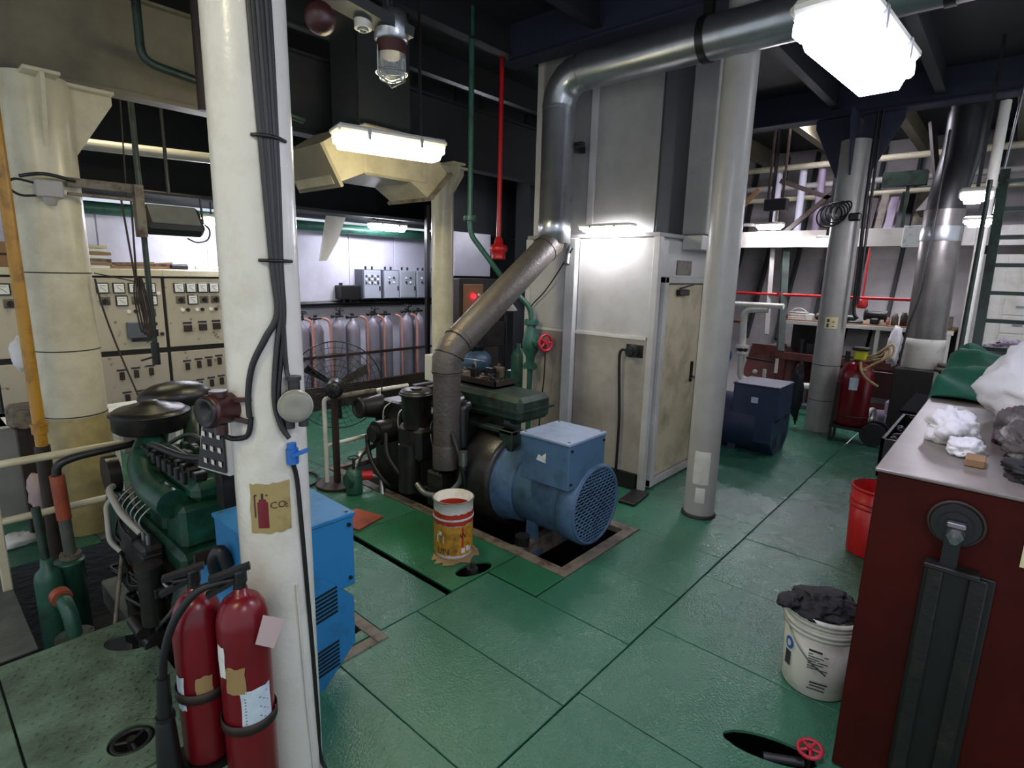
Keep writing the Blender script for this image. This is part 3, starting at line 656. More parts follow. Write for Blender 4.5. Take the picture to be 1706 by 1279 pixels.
# ================================================================== GENERATORS
def steel_frame(name, x0, x1, y0, y1, w_, label):
    t = bpy.data.objects.new(name, None); COL.objects.link(t); t.parent = floor; t['label'] = label; WL[t.name] = Vector((0, 0, 0))
    part('side_bar', MB().box(x0, x0+w_, y0, y1, -.05, .004, .003), 'coaming', t)
    part('side_bar', MB().box(x1-w_, x1, y0, y1, -.05, .004, .003), 'coaming', t)
    part('end_bar', MB().box(x0+w_, x1-w_, y0, y0+w_, -.05, .004, .003), 'coaming', t)
    part('end_bar', MB().box(x0+w_, x1-w_, y1-w_, y1, -.05, .004, .003), 'coaming', t)
    for x in (x0+.01, x1-.03): part('bilge_support', MB().box(x, x+.02, y0, y1, -.56, -.05), 'bilge', t)
    return t
steel_frame('pit_frame', 2.97, 4.02, 2.08, 5.24, .095, 'bare steel frame around the pit of the middle generator')
steel_frame('pit_frame', .86, 1.725, 2.43, 3.68, .075, 'bare steel frame around the pit behind the front pillar')

def alternator(t, cx, y0, cz, r, paint, box, lid, boxmat, grille=True, ln=.62):
    """end-cooled alternator: axis along y, free end at y0"""
    part('alternator_body', MB().lathe([(r*.80, .10), (r*.93, .11), (r*.95, .18), (r*.95, ln), (r*.9, ln+.02)], (cx, y0, cz), (0, 1, 0), 40), paint, t)
    if grille:
        e = part('end_cover', MB().lathe([(r*.90, .005), (r, .02), (r, .16), (r*.94, .18)], (cx, y0, cz), (0, 1, 0), 40), paint, t)
        part('mesh_backing', MB().cyl((cx, y0+.03, cz), (cx, y0+.02, cz), r*.93, n=40), 'black_paint', e)
        mb = MB(); n = 23
        for i in range(n):
            zz = -r*.88+2*r*.88*i/(n-1); hw = math.sqrt(max(0, (r*.9)**2-zz*zz)); k = 18
            pts = [(cx-hw+2*hw*j/k, y0+.012, cz+zz+(.006 if (j+i) % 2 else -.006)) for j in range(k+1)]
            mb.tube(pts, .0085, 4)
        part('mesh_slat', mb, paint, e)
        part('rim', MB().torus((cx, y0+.012, cz), (0, 1, 0), r*.93, .014, 40, 6), paint, e)
    else:
        # polygonal end housing with louvre slots
        oc = [(math.cos(a)*r*1.02, math.sin(a)*r*1.02) for a in [PI/8+PI/4*i for i in range(8)]]
        e = part('end_cover', MB().prism(oc, (cx, y0, cz), (1, 0, 0), (0, 0, 1), (0, .2, 0)), paint, t)
        for sx in (-1, 1):
            for sz in (-1, 1):
                for k in range(7):
                    zz = cz+sz*r*.45+(k-3)*.022; xx = cx+sx*r*.45
                    part('louvre_slot', MB().bar((xx-.07, y0-.002, zz-.01), (xx+.07, y0-.002, zz+.01), .006, .010), 'black_paint', e)
    bx0, bx1, by0, by1, bz0, bz1 = box
    b = part('terminal_box', MB().box(bx0, bx1, by0, by1, bz0, bz1-.02, .006), boxmat, t)
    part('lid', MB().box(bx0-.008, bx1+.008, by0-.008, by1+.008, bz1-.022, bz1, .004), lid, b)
    mb = MB()
    for x in (bx0+.025, bx1-.025):
        for y in (by0+.025, by1-.025): mb.cyl((x, y, bz1), (x, y, bz1+.008), .009, n=8)
    part('lid_screw', mb, 'steel', b)
    for z in (bz0+.05, bz1-.06):
        part('side_bolt', MB().cyl((bx0+.03, by0-.012, z), (bx0+.03, by0, z), .010, n=8).cyl((bx1-.03, by0-.012, z), (bx1-.03, by0, z), .010, n=8), 'steel_dark', b)
    for s in (-1, 1):
        part('foot', MB().prism([(-.06, 0), (.06, 0), (.04, cz-r*.4-(-.14)), (-.04, cz-r*.4-(-.14))], (cx+s*r*.62-.02, y0+.48, -.14), (0, 1, 0), (0, 0, 1), (.04, 0, 0)).box(cx+s*r*.62-.06, cx+s*r*.62+.06, y0+.4, y0+.56, -.16, -.13), paint, t)
    return b

# ---------------- middle generator
g2 = thing('diesel_generator', 'diesel generator with light blue alternator in the middle of the deck', 'generator', (3.5, 3.4, -.3))
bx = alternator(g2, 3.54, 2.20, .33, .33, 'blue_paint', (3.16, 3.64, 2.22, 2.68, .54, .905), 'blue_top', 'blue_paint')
part('sticker', MB().prism([(0, 0), (.09, -.01), (.09, .07), (.05, .035), (.02, .045)], (3.158, 2.52, .72), (0, -1, 0), (0, 0, 1), (-.002, 0, 0)), 'paper', bx)
part('skirt', MB().lathe([(.31, .62), (.33, .63), (.35, .8), (.41, .86)], (3.54, 2.20, .33), (0, 1, 0), 36), 'blue_paint', g2)
part('flywheel_housing', MB().lathe([(.0, .80), (.40, .82), (.42, .86), (.43, 1.12), (.40, 1.2), (.0, 1.2)], (3.54, 2.2, .33), (0, 1, 0), 36), 'black_oily', g2)
part('mount_bar', MB().box(3.05, 3.95, 2.62, 2.72, -.2, -.04, .01), 'coaming', g2)
part('mount_pad', MB().cyl((3.2, 2.67, -.05), (3.2, 2.67, .03), .06, n=14), 'steel_dark', g2)
part('bed_rail', MB().box(3.1, 3.2, 2.5, 5.1, -.3, -.12, .01).box(3.86, 3.96, 2.5, 5.1, -.3, -.12, .01), 'black_oily', g2)
part('engine_block', MB().box(3.24, 3.84, 3.38, 4.75, -.05, .62, .03).box(3.3, 3.78, 3.45, 4.7, -.25, -.05, .03), 'black_oily', g2)
for i in range(4): part('cylinder_head', MB().box(3.28, 3.80, 3.44+i*.31, 3.72+i*.31, .62, .82, .02), 'black_oily', g2)
rc = part('charge_cooler', MB().box(3.40, 3.82, 2.90, 3.95, .86, 1.08, .04).box(3.38, 3.84, 2.88, 3.97, .955, .975), 'green_dark', g2)
part('pipe_end', MB().cyl((3.38, 3.60, .93), (3.28, 3.60, .93), .10, n=16).tube(fillet([(3.30, 3.42, .95), (3.24, 3.42, .95), (3.24, 3.42, .60)], .08), .055, 12), 'black_oily', rc)
part('cover_rail', MB().box(3.36, 3.44, 2.95, 3.85, .76, .80, .008).box(3.36, 3.50, 2.95, 3.1, .62, .80, .01), 'green_dark', g2)
fl = part('air_filter', MB().lathe([(0, 1.05), (.13, 1.05), (.15, 1.03), (.15, 1.0), (.135, .99), (.132, .80), (.12, .78), (.12, .70)], (3.12, 3.90, 0), n=28), 'black_oily', g2)
part('filter_lid', MB().torus((3.12, 3.90, 1.01), (0, 0, 1), .145, .014, 28, 6).cyl((3.12, 3.90, 1.05), (3.12, 3.90, 1.065), .05, n=12), 'black_paint', fl)
part('turbocharger', MB().box(3.02, 3.26, 3.75, 4.08, .40, .72, .04).cyl((3.05, 3.92, .1), (3.05, 3.92, .55), .10, n=16), 'black_oily', g2)
part('fuel_pump', MB().box(3.06, 3.24, 3.5, 3.7, .02, .36, .02).cyl((3.12, 3.6, .36), (3.12, 3.6, .46), .05, n=12), 'black_oily', g2)
part('cooling_fan_hub', MB().cyl((3.3, 4.72, .72), (3.05, 4.72, .74), .13, .09, 20).torus((3.05, 4.72, .74), (1, 0, 0), .09, .02, 18, 6), 'steel_dark', g2)
part('water_pump', MB().cyl((3.02, 4.4, .55), (3.26, 4.4, .55), .12, n=18).cyl((2.97, 4.4, .55), (3.02, 4.4, .55), .08, n=16), 'black_oily', g2)
mb = MB()
for p in ([(3.1, 3.42, .78), (3.08, 3.3, .6), (3.12, 3.25, .3), (3.2, 3.3, .08)], [(3.0, 4.2, .6), (2.95, 4.1, .4), (3.02, 3.9, .2), (3.2, 3.7, .12)], [(3.02, 4.55, .5), (2.96, 4.4, .3), (3.0, 4.2, .1), (3.2, 4.2, 0)]):
    mb.tube(smooth_path(p), .022, 8)
part('hose', mb, 'rubber', g2)
part('oil_pipe', MB().tube(smooth_path([(3.0, 3.75, .22), (2.98, 3.6, .18), (3.02, 3.4, .22), (3.1, 3.3, .34), (3.1, 3.26, .52)]), .026, 10).cyl((3.1, 3.26, .5), (3.1, 3.26, .62), .038, n=12), 'steel', g2)
mb = MB()
for i in range(5): mb.tube(smooth_path([(3.22, 3.5+i*.24, .42), (3.16, 3.5+i*.24, .6), (3.2, 3.55+i*.24, .74), (3.3, 3.55+i*.24, .8)]), .009, 6)
part('fuel_line', mb, 'steel', g2)
mb = MB()
for i in range(10):
    y = 3.45+i*.11; mb.box(3.55+random.uniform(-.1, .1), 3.66+random.uniform(-.1, .1), y, y+.07, .82, .9+random.uniform(0, .1), .008)
part('injector_gear', mb, 'black_oily', g2, kind='stuff')
# junk lying on top of the middle engine
top('white_box', MB().box(3.30, 3.52, 3.78, 4.0, 1.1, 1.34, .004), 'instrument_white', 'cream cardboard box standing on the middle engine behind the exhaust riser', 'box')
t = thing('tool_tray', 'brown tray heaped with tools on the middle engine', 'tray', (3.62, 3.8, 1.085))
part('tray', MB().box(3.54, 3.80, 3.32, 3.78, 1.083, 1.10).box(3.54, 3.55, 3.32, 3.78, 1.083, 1.15).box(3.54, 3.80, 3.32, 3.33, 1.083, 1.15), 'dark_brown', t)
mb = MB()
for i in range(8): mb.bar((3.58+random.uniform(0, .16), 3.36+random.uniform(0, .3), 1.12), (3.58+random.uniform(0, .18), 3.36+random.uniform(0, .38), 1.16), .02, .012)
part('tool', mb, 'steel_dark', t)

# ---------------- near generator behind the front pillar
g1 = thing('diesel_generator', 'green diesel generator with bright blue alternator behind the front pillar', 'generator', (1.2, 3.5, -.3))
alternator(g1, 1.12, 2.32, .31, .335, 'blue_bright', (.965, 1.455, 2.33, 2.80, .50, .90), 'blue_bright', 'blue_bright', grille=False, ln=.6)
part('flywheel_housing', MB().lathe([(.0, .62), (.28, .64), (.30, .68), (.30, .86), (.26, .92), (0, .92)], (1.14, 2.32, .24), (0, 1, 0), 32), 'green_dark', g1)
part('bed_rail', MB().box(.80, .90, 2.6, 4.6, -.32, -.14, .01).box(1.4, 1.5, 2.6, 4.6, -.32, -.14, .01), 'plate_grey', g1)
part('engine_block', MB().box(.92, 1.42, 3.2, 4.25, -.12, .52, .03), 'green_engine', g1)
part('crankcase_panel', MB().box(.88, .93, 3.25, 4.1, .02, .42, .015), 'black_oily', g1)
for i in range(3): part('cylinder_head', MB().box(.95, 1.44, 3.25+i*.31, 3.53+i*.31, .52, .78, .03), 'green_engine', g1)
part('rocker_cover', MB().box(1.02, 1.40, 3.24, 4.15, .78, .90, .04), 'green_engine', g1)
part('intake_manifold', MB().tube(fillet([(.95, 3.35, .78), (.93, 3.7, .80), (.98, 4.0, .86), (1.08, 4.14, .94)], .1), .085, 14), 'green_engine', g1)
af = part('air_filter', MB().lathe([(0, 1.20), (.05, 1.20), (.06, 1.18), (.11, 1.175), (.13, 1.16), (.20, 1.15), (.228, 1.13), (.235, 1.115), (.225, 1.10), (.225, 1.02), (.20, 1.0), (.10, .98), (.08, .86), (0, .86)], (1.12, 4.24, 0), n=40), 'black_oily', g1)
part('filter_band', MB().torus((1.12, 4.24, 1.12), (0, 0, 1), .232, .008, 40, 6), 'black_paint', af)
part('breather_dome', MB().ell((1.38, 4.56, 1.14), (.25, .17, .11), 18, 10), 'black_oily', g1)
part('expansion_tank', MB().box(1.30, 1.50, 3.5, 3.95, .86, 1.12, .05).cyl((1.40, 3.72, 1.12), (1.40, 3.72, 1.15), .05, n=14), 'green_engine', g1)
part('pulley', MB().cyl((.84, 4.2, .42), (.92, 4.2, .42), .20, n=28).torus((.87, 4.2, .42), (1, 0, 0), .19, .02, 28, 6), 'green_engine', g1)
part('pulley', MB().cyl((.86, 4.38, .70), (.93, 4.38, .70), .13, n=24), 'black_oily', g1)
ip = part('injection_pump', MB().box(.80, .92, 3.45, 3.95, .34, .52, .02), 'steel_dark', g1)
mb = MB()
for i in range(6):
    y = 3.5+i*.08; mb.cyl((.85, y, .52), (.85, y, .58), .014, n=8); mb.tube(smooth_path([(.85, y, .58), (.82, y+.02, .66), (.88, y+.03, .72), (.97, y+.02, .76)]), .006, 5)
part('fuel_line', mb, 'steel', ip)
part('fuel_filter', MB().cyl((.80, 3.35, .12), (.80, 3.35, .42), .06, n=16).cyl((.80, 3.35, .42), (.80, 3.35, .47), .07, n=16), 'black_oily', g1)
part('dipstick_pipe', MB().tube(fillet([(.84, 4.05, .66), (.78, 4.05, .62), (.76, 3.98, .40), (.80, 3.92, .34)], .04), .016, 8).tube(fillet([(.84, 4.12, .70), (.78, 3.95, .74), (.78, 3.7, .66), (.84, 3.6, .56)], .08), .02, 8), 'pillar_grey', g1)
mb = MB()
for i in range(14):
    y = 3.25+random.random()*.85; z = .05+random.random()*.45; s = random.uniform(.02, .06)
    mb.box(.84-random.random()*.05, .9, y, y+s*1.6, z, z+s, .006)
part('side_fitting', mb, 'steel_dark', g1, kind='stuff')
mb = MB()
for i in range(7):
    a = V(.84, 3.3+random.random()*.8, .1+random.random()*.5); b = V(.88, 3.3+random.random()*.8, .1+random.random()*.6)
    mb.tube(smooth_path([a, (a+b)/2+V(-.07, 0, random.uniform(-.1, .1)), b]), .009, 6)
part('side_hose', mb, 'rubber', g1)
mb = MB()
for i in range(12):
    x = 1.0+random.random()*.4; y = 3.3+random.random()*.8; mb.box(x, x+.04, y, y+.06, .9, .93+random.random()*.06, .006)
mb.tube(smooth_path([(1.0, 3.9, .92), (1.05, 3.7, 1.02), (1.1, 3.5, .98), (1.2, 3.4, .92)]), .016, 8).tube(smooth_path([(1.1, 4.0, .92), (1.2, 3.8, 1.04), (1.25, 3.6, 1.0), (1.3, 3.5, .9)]), .013, 8)
part('rocker_fitting', mb, 'green_dark', g1)
rnd = random.Random(44); mb = MB()
for i in range(26):
    x = .78+rnd.random()*.16; y = 3.25+rnd.random()*.95; z = -.32+rnd.random()*.5; s = rnd.uniform(.02, .07)
    if i % 3 == 0: mb.cyl((x, y, z), (x+rnd.uniform(-.02, .02), y+.01, z+s*2.2), s*.5, n=10)
    elif i % 3 == 1: mb.box(x, x+s, y, y+s*1.4, z, z+s, .008)
    else: mb.tube(smooth_path([(x, y, z), (x-.06, y+.08, z+.06), (x, y+.18, z+.02)]), .012, 6)
part('lower_fitting', mb, 'black_oily', g1, kind='stuff')
part('oil_sump', MB().prism([(3.15, -.12), (4.25, -.12), (4.15, -.38), (3.3, -.42)], (.94, 0, 0), (0, 1, 0), (0, 0, 1), (.46, 0, 0)), 'green_dark', g1)
rnd = random.Random(9); mb = MB()
for i in range(9):
    y = 3.3+i*.1; mb.cyl((1.0, y, .90), (1.0, y, .97), .018, n=8).box(1.05, 1.12, y-.02, y+.03, .90, .95, .006)
part('rocker_bolt', mb, 'steel_dark', g1, kind='stuff')
part('exhaust_elbow', MB().tube(fillet([(1.30, 4.0, .86), (1.34, 4.1, 1.0), (1.42, 4.3, 1.04)], .08), .07, 14), 'green_dark', g1)
part('wiring_loom', MB().tube(smooth_path([(1.02, 3.9, .98), (.98, 3.7, 1.04), (1.04, 3.45, 1.02), (1.1, 3.25, 1.04), (1.16, 3.18, 1.06)]), .02, 8), 'rubber', g1)
part('starter_motor', MB().cyl((.80, 3.30, .0), (.80, 3.62, .0), .07, n=16).cyl((.74, 3.34, .08), (.74, 3.52, .08), .035, n=12), 'black_oily', g1)
part('bracket_plate', MB().prism([(0, 0), (.35, -.05), (.30, .22), (.05, .30)], (.86, 4.0, .18), (0, -1, 0), (0, 0, 1), (-.012, 0, 0)), 'dark_brown', g1)
# instrument box of that engine
ib = part('instrument_box', MB().prism([(0, 0), (.26, 0), (.26, .37), (.09, .37)], (1.06, 3.24, 1.0), (.25, -1, 0), (0, 0, 1), (.20, .05, 0)), 'instrument_white', g1)
part('box_stay', MB().box(1.12, 1.26, 3.08, 3.18, .78, 1.0), 'steel_dark', g1)
R_ = Matrix.Rotation(0, 3, 'Z')
# sloping dark face of the instrument box (faces -x)
o = V(.975, 3.215, 1.01); u = V(.25, -1, 0)*.26; vv = V(.25, -1, 0)*.0+V(0, 0, .28)
part('dial_plate', MB().prism([(.06, .03), (.94, .03), (.94, .97), (.44, .97)], V(1.052, 3.236, 1.005), u, V(0, 0, .36), V(-.004, -.001, 0)), 'black_paint', ib)
mb = MB()
for i in range(3):
    for j in range(4):
        if i == 0 and j == 3: continue
        c_ = V(1.046, 3.234, 1.005)+u*(.34+.23*i)+V(0, 0, .36)*(.16+.21*j); mb.box(c_.x-.003, c_.x+.001, c_.y-.016, c_.y+.016, c_.z-.013, c_.z+.013)
part('dial', mb, 'meter_face', ib)

# ---------------- far generator beyond the cabin
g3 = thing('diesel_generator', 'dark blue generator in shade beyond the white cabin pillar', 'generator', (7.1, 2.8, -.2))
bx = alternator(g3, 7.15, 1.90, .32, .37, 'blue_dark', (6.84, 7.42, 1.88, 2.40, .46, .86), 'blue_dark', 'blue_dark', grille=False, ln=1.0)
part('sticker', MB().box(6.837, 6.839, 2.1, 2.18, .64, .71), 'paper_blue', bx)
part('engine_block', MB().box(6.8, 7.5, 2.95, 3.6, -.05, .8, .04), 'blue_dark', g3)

# ================================================================== FRONT PILLAR FITTINGS
_ax = V(.888, 1.957, 0); _d = V(.413, .911, 0).normalized(); _rt = V(_d.y, -_d.x, 0)
def fp(lat, out, z): return _ax+_rt*lat-_d*out+V(0, 0, z)
def fs(lat, z, h=.0, r=.127):   # on the pillar surface
    return fp(lat, math.sqrt(max(0, r*r-lat*lat))+h, z)
def wrap(poly2d_mb, cx, cy, r, t0, z0):
    """bends a flat (a, b) pattern round a vertical cylinder"""
    mb = MB()
    mb.v = [V(cx+math.sin(t0+v.x/r)*(r+v.z), cy-math.cos(t0+v.x/r)*(r+v.z), z0+v.y) for v in poly2d_mb.v]
    mb.f = poly2d_mb.f; mb.s = [True]*len(mb.f); return mb
def grid2d(x0, x1, y0, y1, n=6, h=0., jag=0., seed=0):
    rnd = random.Random(seed); mb = MB(); m = 4; vs = []
    for j in range(m+1):
        for i in range(n+1):
            x = x0+(x1-x0)*i/n; y = y0+(y1-y0)*j/m
            if i in (0, n): x += rnd.uniform(-jag, jag)
            if j in (0, m): y += rnd.uniform(-jag, jag)
            vs.append((x, y, h))
    mb.add(vs, [(j*(n+1)+i, j*(n+1)+i+1, (j+1)*(n+1)+i+1, (j+1)*(n+1)+i) for j in range(m) for i in range(n)]); return mb
def rects2d(rs, h):
    mb = MB()
    for (x0, x1, y0, y1) in rs: mb.add([(x0, y0, h), (x1, y0, h), (x1, y1, h), (x0, y1, h)], [(0, 1, 2, 3)])
    return mb
T0 = math.atan2(-.413, .911)
# cable bundle
t = thing('cable_bundle', 'black cables tied down the face of the front white pillar', 'cables', tuple(fs(.05, 1.5)))
for i, (dl, end) in enumerate([(-.030, 0), (-.018, 0), (-.006, 1), (.006, 2), (.018, 2), (.028, 1)]):
    p = [fs(.020+dl*.7, 4.0, .008), fs(.042+dl, 3.0, .008), fs(.05+dl*.8, 2.45, .010), fs(.052+dl*.5, 2.1, .012), fs(.055+dl*.4, 1.95, .013)]
    if end == 0: p += [fs(.02+dl*.6, 1.87, .010), fs(-.03+dl*.4, 1.78, .010), fs(-.052+dl*.3, 1.68, .01), fs(-.055+dl*.2, 1.60, .012)]
    elif end == 1: p += [fs(.035+dl*.5, 1.80, .010), fs(.022+dl*.4, 1.66, .012), fs(.035+dl*.2, 1.57, .02), fs(.06, 1.52, .03)]
    else: p += [fs(.055+dl*.4, 1.84, .012), fs(.064, 1.76, .02), fs(.068, 1.725, .035)]
    part('cable', MB().tube(smooth_path(p, 5), .0085, 8), 'rubber' if i % 2 else 'cable_grey', t)
for z in (2.5, 2.12): part('cable_clip', MB().tube([fs(.0, z, .004), fs(.02, z, .02), fs(.05, z, .026), fs(.08, z, .02), fs(.1, z, .003)], .006, 6), 'steel_dark', t)
# horn and its cable
c = fp(-.150, .085, 1.625); ax_ = (-_rt*.75-_d*.65).normalized()
t = thing('alarm_horn', 'dark red round alarm horn on the left of the front pillar', 'horn', tuple(c-V(0, 0, .08)))
part('body', MB().lathe([(.0, -.075), (.045, -.07), (.052, -.04), (.052, .03), (.056, .032), (.056, .045), (.045, .05)], c, ax_, 24), 'maroon', t)
part('mouth', MB().lathe([(.048, .045), (.052, .055), (.046, .062), (.032, .045), (.0, .03)], c, ax_, 24), 'steel_dark', t)
part('cable_gland', MB().cyl(c+V(0, 0, -.05), c+V(0, 0, -.085), .022, n=12), 'maroon', t); part('top_boss', MB().cyl(c+V(0, 0, .045), c+V(0, 0, .065), .03, n=12), 'maroon', t)
part('mounting_arm', MB().bar(c+_rt*.03+V(0, 0, .03), fs(-.05, 1.66, .0), .02, .015), 'maroon', t); part('mounting_arm', MB().bar(c+_rt*.03+V(0, 0, -.03), fs(-.055, 1.58, .0), .02, .015), 'maroon', t)
part('cable', MB().tube(smooth_path([c+V(0, 0, -.085), c+V(.0, 0, -.105)+_rt*.03, fs(-.07, 1.535, .012), fs(-.055, 1.60, .012)]), .009, 8), 'rubber', t)
# round lamp
c = fp(.085, .165, 1.638)
t = thing('bulkhead_lamp', 'round unlit glass lamp with black body on the front pillar', 'lamp', tuple(c-V(0, 0, .1)))
part('body', MB().lathe([(.03, -.065), (.05, -.055), (.055, -.02), (.05, .0)], c, -_d, 24).cyl(fs(.085, 1.638, 0), c+_d*.05, .035, n=14), 'cable_grey', t)
part('glass', MB().lathe([(.052, -.005), (.056, .005), (.053, .02), (.04, .03), (.02, .026), (0, .024)], c, -_d, 28), 'glass_dusty', t)
part('rim', MB().torus(c-_d*.004, -_d, .053, .005, 28, 6), 'pillar_grey', t)
part('bulb', MB().ell(c-_d*.012, (.012, .012, .018), 10, 8), 'black_paint', t)
part('cable_gland', MB().cyl(c+_d*.03+V(0, 0, .04), c+_d*.03+V(0, 0, .09), .02, n=12).cyl(c+_d*.03+V(0, 0, .085), c+_d*.03+V(0, 0, .098), .026, n=8), 'cable_grey', t)
part('cable_gland', MB().cyl(c+_d*.03-_rt*.02+V(0, 0, -.04), c+_d*.03-_rt*.02+V(0, 0, -.085), .017, n=10), 'cable_grey', t)
part('cable_gland', MB().cyl(c+_d*.03+_rt*.025+V(0, 0, -.04), c+_d*.03+_rt*.025+V(0, 0, -.08), .017, n=10), 'cable_grey', t)
# blue clamp and thin cable to the floor
c = fs(.068, 1.455, .012)
t = thing('cable_clamp', 'small blue tap clamp tied under the round lamp', 'clamp', tuple(c-V(0, 0, .04)))
part('body', MB().cyl(c-V(0, 0, .035), c+V(0, 0, .02), .021, n=12).cyl(c+V(0, 0, .02), c+V(0, 0, .04), .016, n=10), 'blue_clamp', t)
part('lever', MB().bar(c-_d*.02+V(0, 0, .0), c-_d*.03+_rt*.05+V(0, 0, .018), .02, .012), 'blue_clamp', t)
top('cable', MB().tube(smooth_path([fs(.068, 1.42, .012), fs(.08, 1.35, .008), fs(.088, 1.15, .008), fs(.096, .9, .008), fs(.105, .6, .008), fs(.112, .3, .008), fs(.12, .1, .02), fp(.19, .14, .008), fp(.24, .22, .008)]), .008, 8), 'rubber', 'thin black cable running down the front pillar to the floor', 'cable')
top('cable', MB().tube(smooth_path([fs(.058, .95, .003), fs(.064, .7, .003), fs(.073, .4, .003), fs(.085, .1, .003)]), .005, 6), 'white_paint', 'white painted-over cable on the lower front pillar', 'cable')
# painted CO2 sign
sg = thing('painted_sign', 'tan painted CO2 sign with red extinguisher symbol on the front pillar', 'sign', tuple(fs(-.015, 1.17)))
part('background', wrap(grid2d(-.068, .068, 0, .185, 10, .0012, .004, 3), .888, 1.957, .127, T0-.11, 1.172), 'sign_tan', sg)
sy = grid2d(-.042, -.006, .02, .118, 6, .002, 0, 1); _q = grid2d(-.036, -.012, .118, .128, 4, .002, 0, 1); sy.add(_q.v, _q.f)
part('symbol', wrap(sy, .888, 1.957, .127, T0-.11, 1.172), 'red_ext', sg)
sy = rects2d([(-.028, -.020, .128, .15), (-.05, -.006, .140, .146), (-.053, -.048, .06, .143), (-.042, -.006, .022, .026)], .0022)
part('symbol_outline', wrap(sy, .888, 1.957, .127, T0-.11, 1.172), 'maroon', sg)
tm = text_mb('CO', .036, (-.001, .092, .002), (1, 0, 0), (0, 1, 0)); tm2 = text_mb('2', .022, (.049, .090, .002), (1, 0, 0), (0, 1, 0)); tm.add(tm2.v, tm2.f)
part('lettering', wrap(tm, .888, 1.957, .127, T0-.11, 1.172), 'maroon', sg)
# extinguishers
def extinguisher(label, c, r, z0, zs, labels):
    t = thing('fire_extinguisher', label, 'extinguisher', (c.x, c.y, z0), 'red extinguishers strapped to the front pillar')
    part('cylinder', MB().lathe([(0, z0), (r*.9, z0), (r, z0+.02), (r, zs-.09), (r*.97, zs-.065), (r*.88, zs-.035), (r*.7, zs-.008), (r*.45, zs+.008), (r*.3, zs+.012), (r*.27, zs+.035), (0, zs+.035)], (c.x, c.y, 0), n=36), 'red_ext', t)
    v = part('valve', MB().cyl((c.x, c.y, zs+.03), (c.x, c.y, zs+.085), .020, n=14).box(c.x-.02, c.x+.02, c.y-.02, c.y+.02, zs+.05, zs+.10, .006).cyl(V(c.x, c.y, zs+.065), V(c.x, c.y, zs+.065)-_rt*.06, .012, n=10), 'black_paint', t)
    a = V(c.x, c.y, zs+.10)
    part('lever', MB().bar(a-_rt*.09+V(0, 0, -.02), a+_rt*.035+V(0, 0, .008), .03, .016).bar(a-_rt*.10+V(0, 0, -.075), a-V(0, 0, .03), .026, .016), 'black_paint', v)
    for (lt, x0, x1, b0, b1, m, s) in labels: part('label', wrap(grid2d(x0, x1, b0, b1, 6, .0015, .004, s), c.x, c.y, r, lt, 0), m, t)
    return t
c1 = fp(-.122, .215, 0); c2 = fp(-.268, .125, 0)
e1 = extinguisher('nearer tall red extinguisher with blue and white instruction sheet', c1, .083, .05, 1.0, [(T0, -.062, -.002, .685, .785, 'paper_brown', 1), (T0-1.0, -.018, .018, .74, .86, 'paper', 2), (T0, -.018, .080, .53, .69, 'paper_blue', 3)])
lines = [(-.008, .068-.012*(i % 3), .555+i*.012, .558+i*.012) for i in range(10)]
part('small_print', wrap(rects2d(lines, .003), c1.x, c1.y, .083, T0, 0), 'blue_dark', e1)
part('tag', MB().prism([(0, 0), (.055, -.03), (.095, .07), (.03, .1)], fp(-.085, .30, .865), _rt, V(0, 0, 1), -_d*.002), 'paper_pink', e1)
e2 = extinguisher('shorter red extinguisher behind the nearer one with torn labels', c2, .079, .36, .985, [(T0-.65, -.04, .0, .59, .72, 'paper_blue', 4), (T0+.1, -.02, .03, .63, .72, 'paper_brown', 5)])
# bracket rings
def ring(label, c, r, z):
    t = thing('extinguisher_bracket', label, 'bracket', (c.x, c.y, z-.02))
    part('band', MB().lathe([(r, z-.018), (r+.004, z-.018), (r+.004, z+.018), (r, z+.018), (r, z-.018)], (c.x, c.y, 0), n=36), 'dark_brown', t)
    q = fs(max(-.12, min(.12, (c-_ax).dot(_rt)*.5)), z, 0); dv = (q-V(c.x, c.y, z)); dv.z = 0; dn = dv.normalized()
    part('strap', MB().bar(V(c.x, c.y, z)+dn*r, q, .006, .035), 'dark_brown', t)
    return t
ring('rusty band holding the nearer tall extinguisher', c1, .088, .545)
ring('rusty band holding the shorter extinguisher', c2, .084, .64)
top('support_shelf', MB().box(c2.x-.09, c2.x+.10, c2.y-.09, c2.y+.09, .34, .358).bar((c2.x, c2.y, .34), (c2.x+.05, c2.y, 0), .05, .03), 'black_paint', 'black stand under the shorter extinguisher', 'stand')
# hose with black horn
t = thing('discharge_horn', 'black discharge horn hanging on a hose left of the extinguishers', 'horn', tuple(fp(-.385, .2, 0)))
part('hose', MB().tube(smooth_path([fp(-.18, .215, 1.065), fp(-.25, .225, 1.05), fp(-.32, .22, .96), fp(-.36, .21, .84), fp(-.372, .2, .74)], 6), .013, 10), 'rubber', t)
part('grip', MB().cyl(fp(-.372, .2, .75), fp(-.378, .2, .60), .020, .024, 14).cyl(fp(-.377, .2, .61), fp(-.377, .2, .595), .03, n=14), 'rubber', t)
part('cone', MB().lathe([(.024, .60), (.03, .58), (.055, .10), (.058, .02), (.05, .02), (.022, .56)], fp(-.38, .2, 0), n=24), 'black_paint', t)

# ================================================================== LEFT SIDE
# handwheel in the worn plate
t = thing('floor_valve', 'dark handwheel sunk in the worn checkered deck plate', 'valve', (.5, 2.67, -.3))
part('handwheel', handwheel((.5, 2.67, -.012), (0, 0, 1), .074, .012, 3), 'steel_dark', t)
part('spindle', MB().cyl((.5, 2.67, -.55), (.5, 2.67, -.02), .015, n=8), 'steel_dark', t)
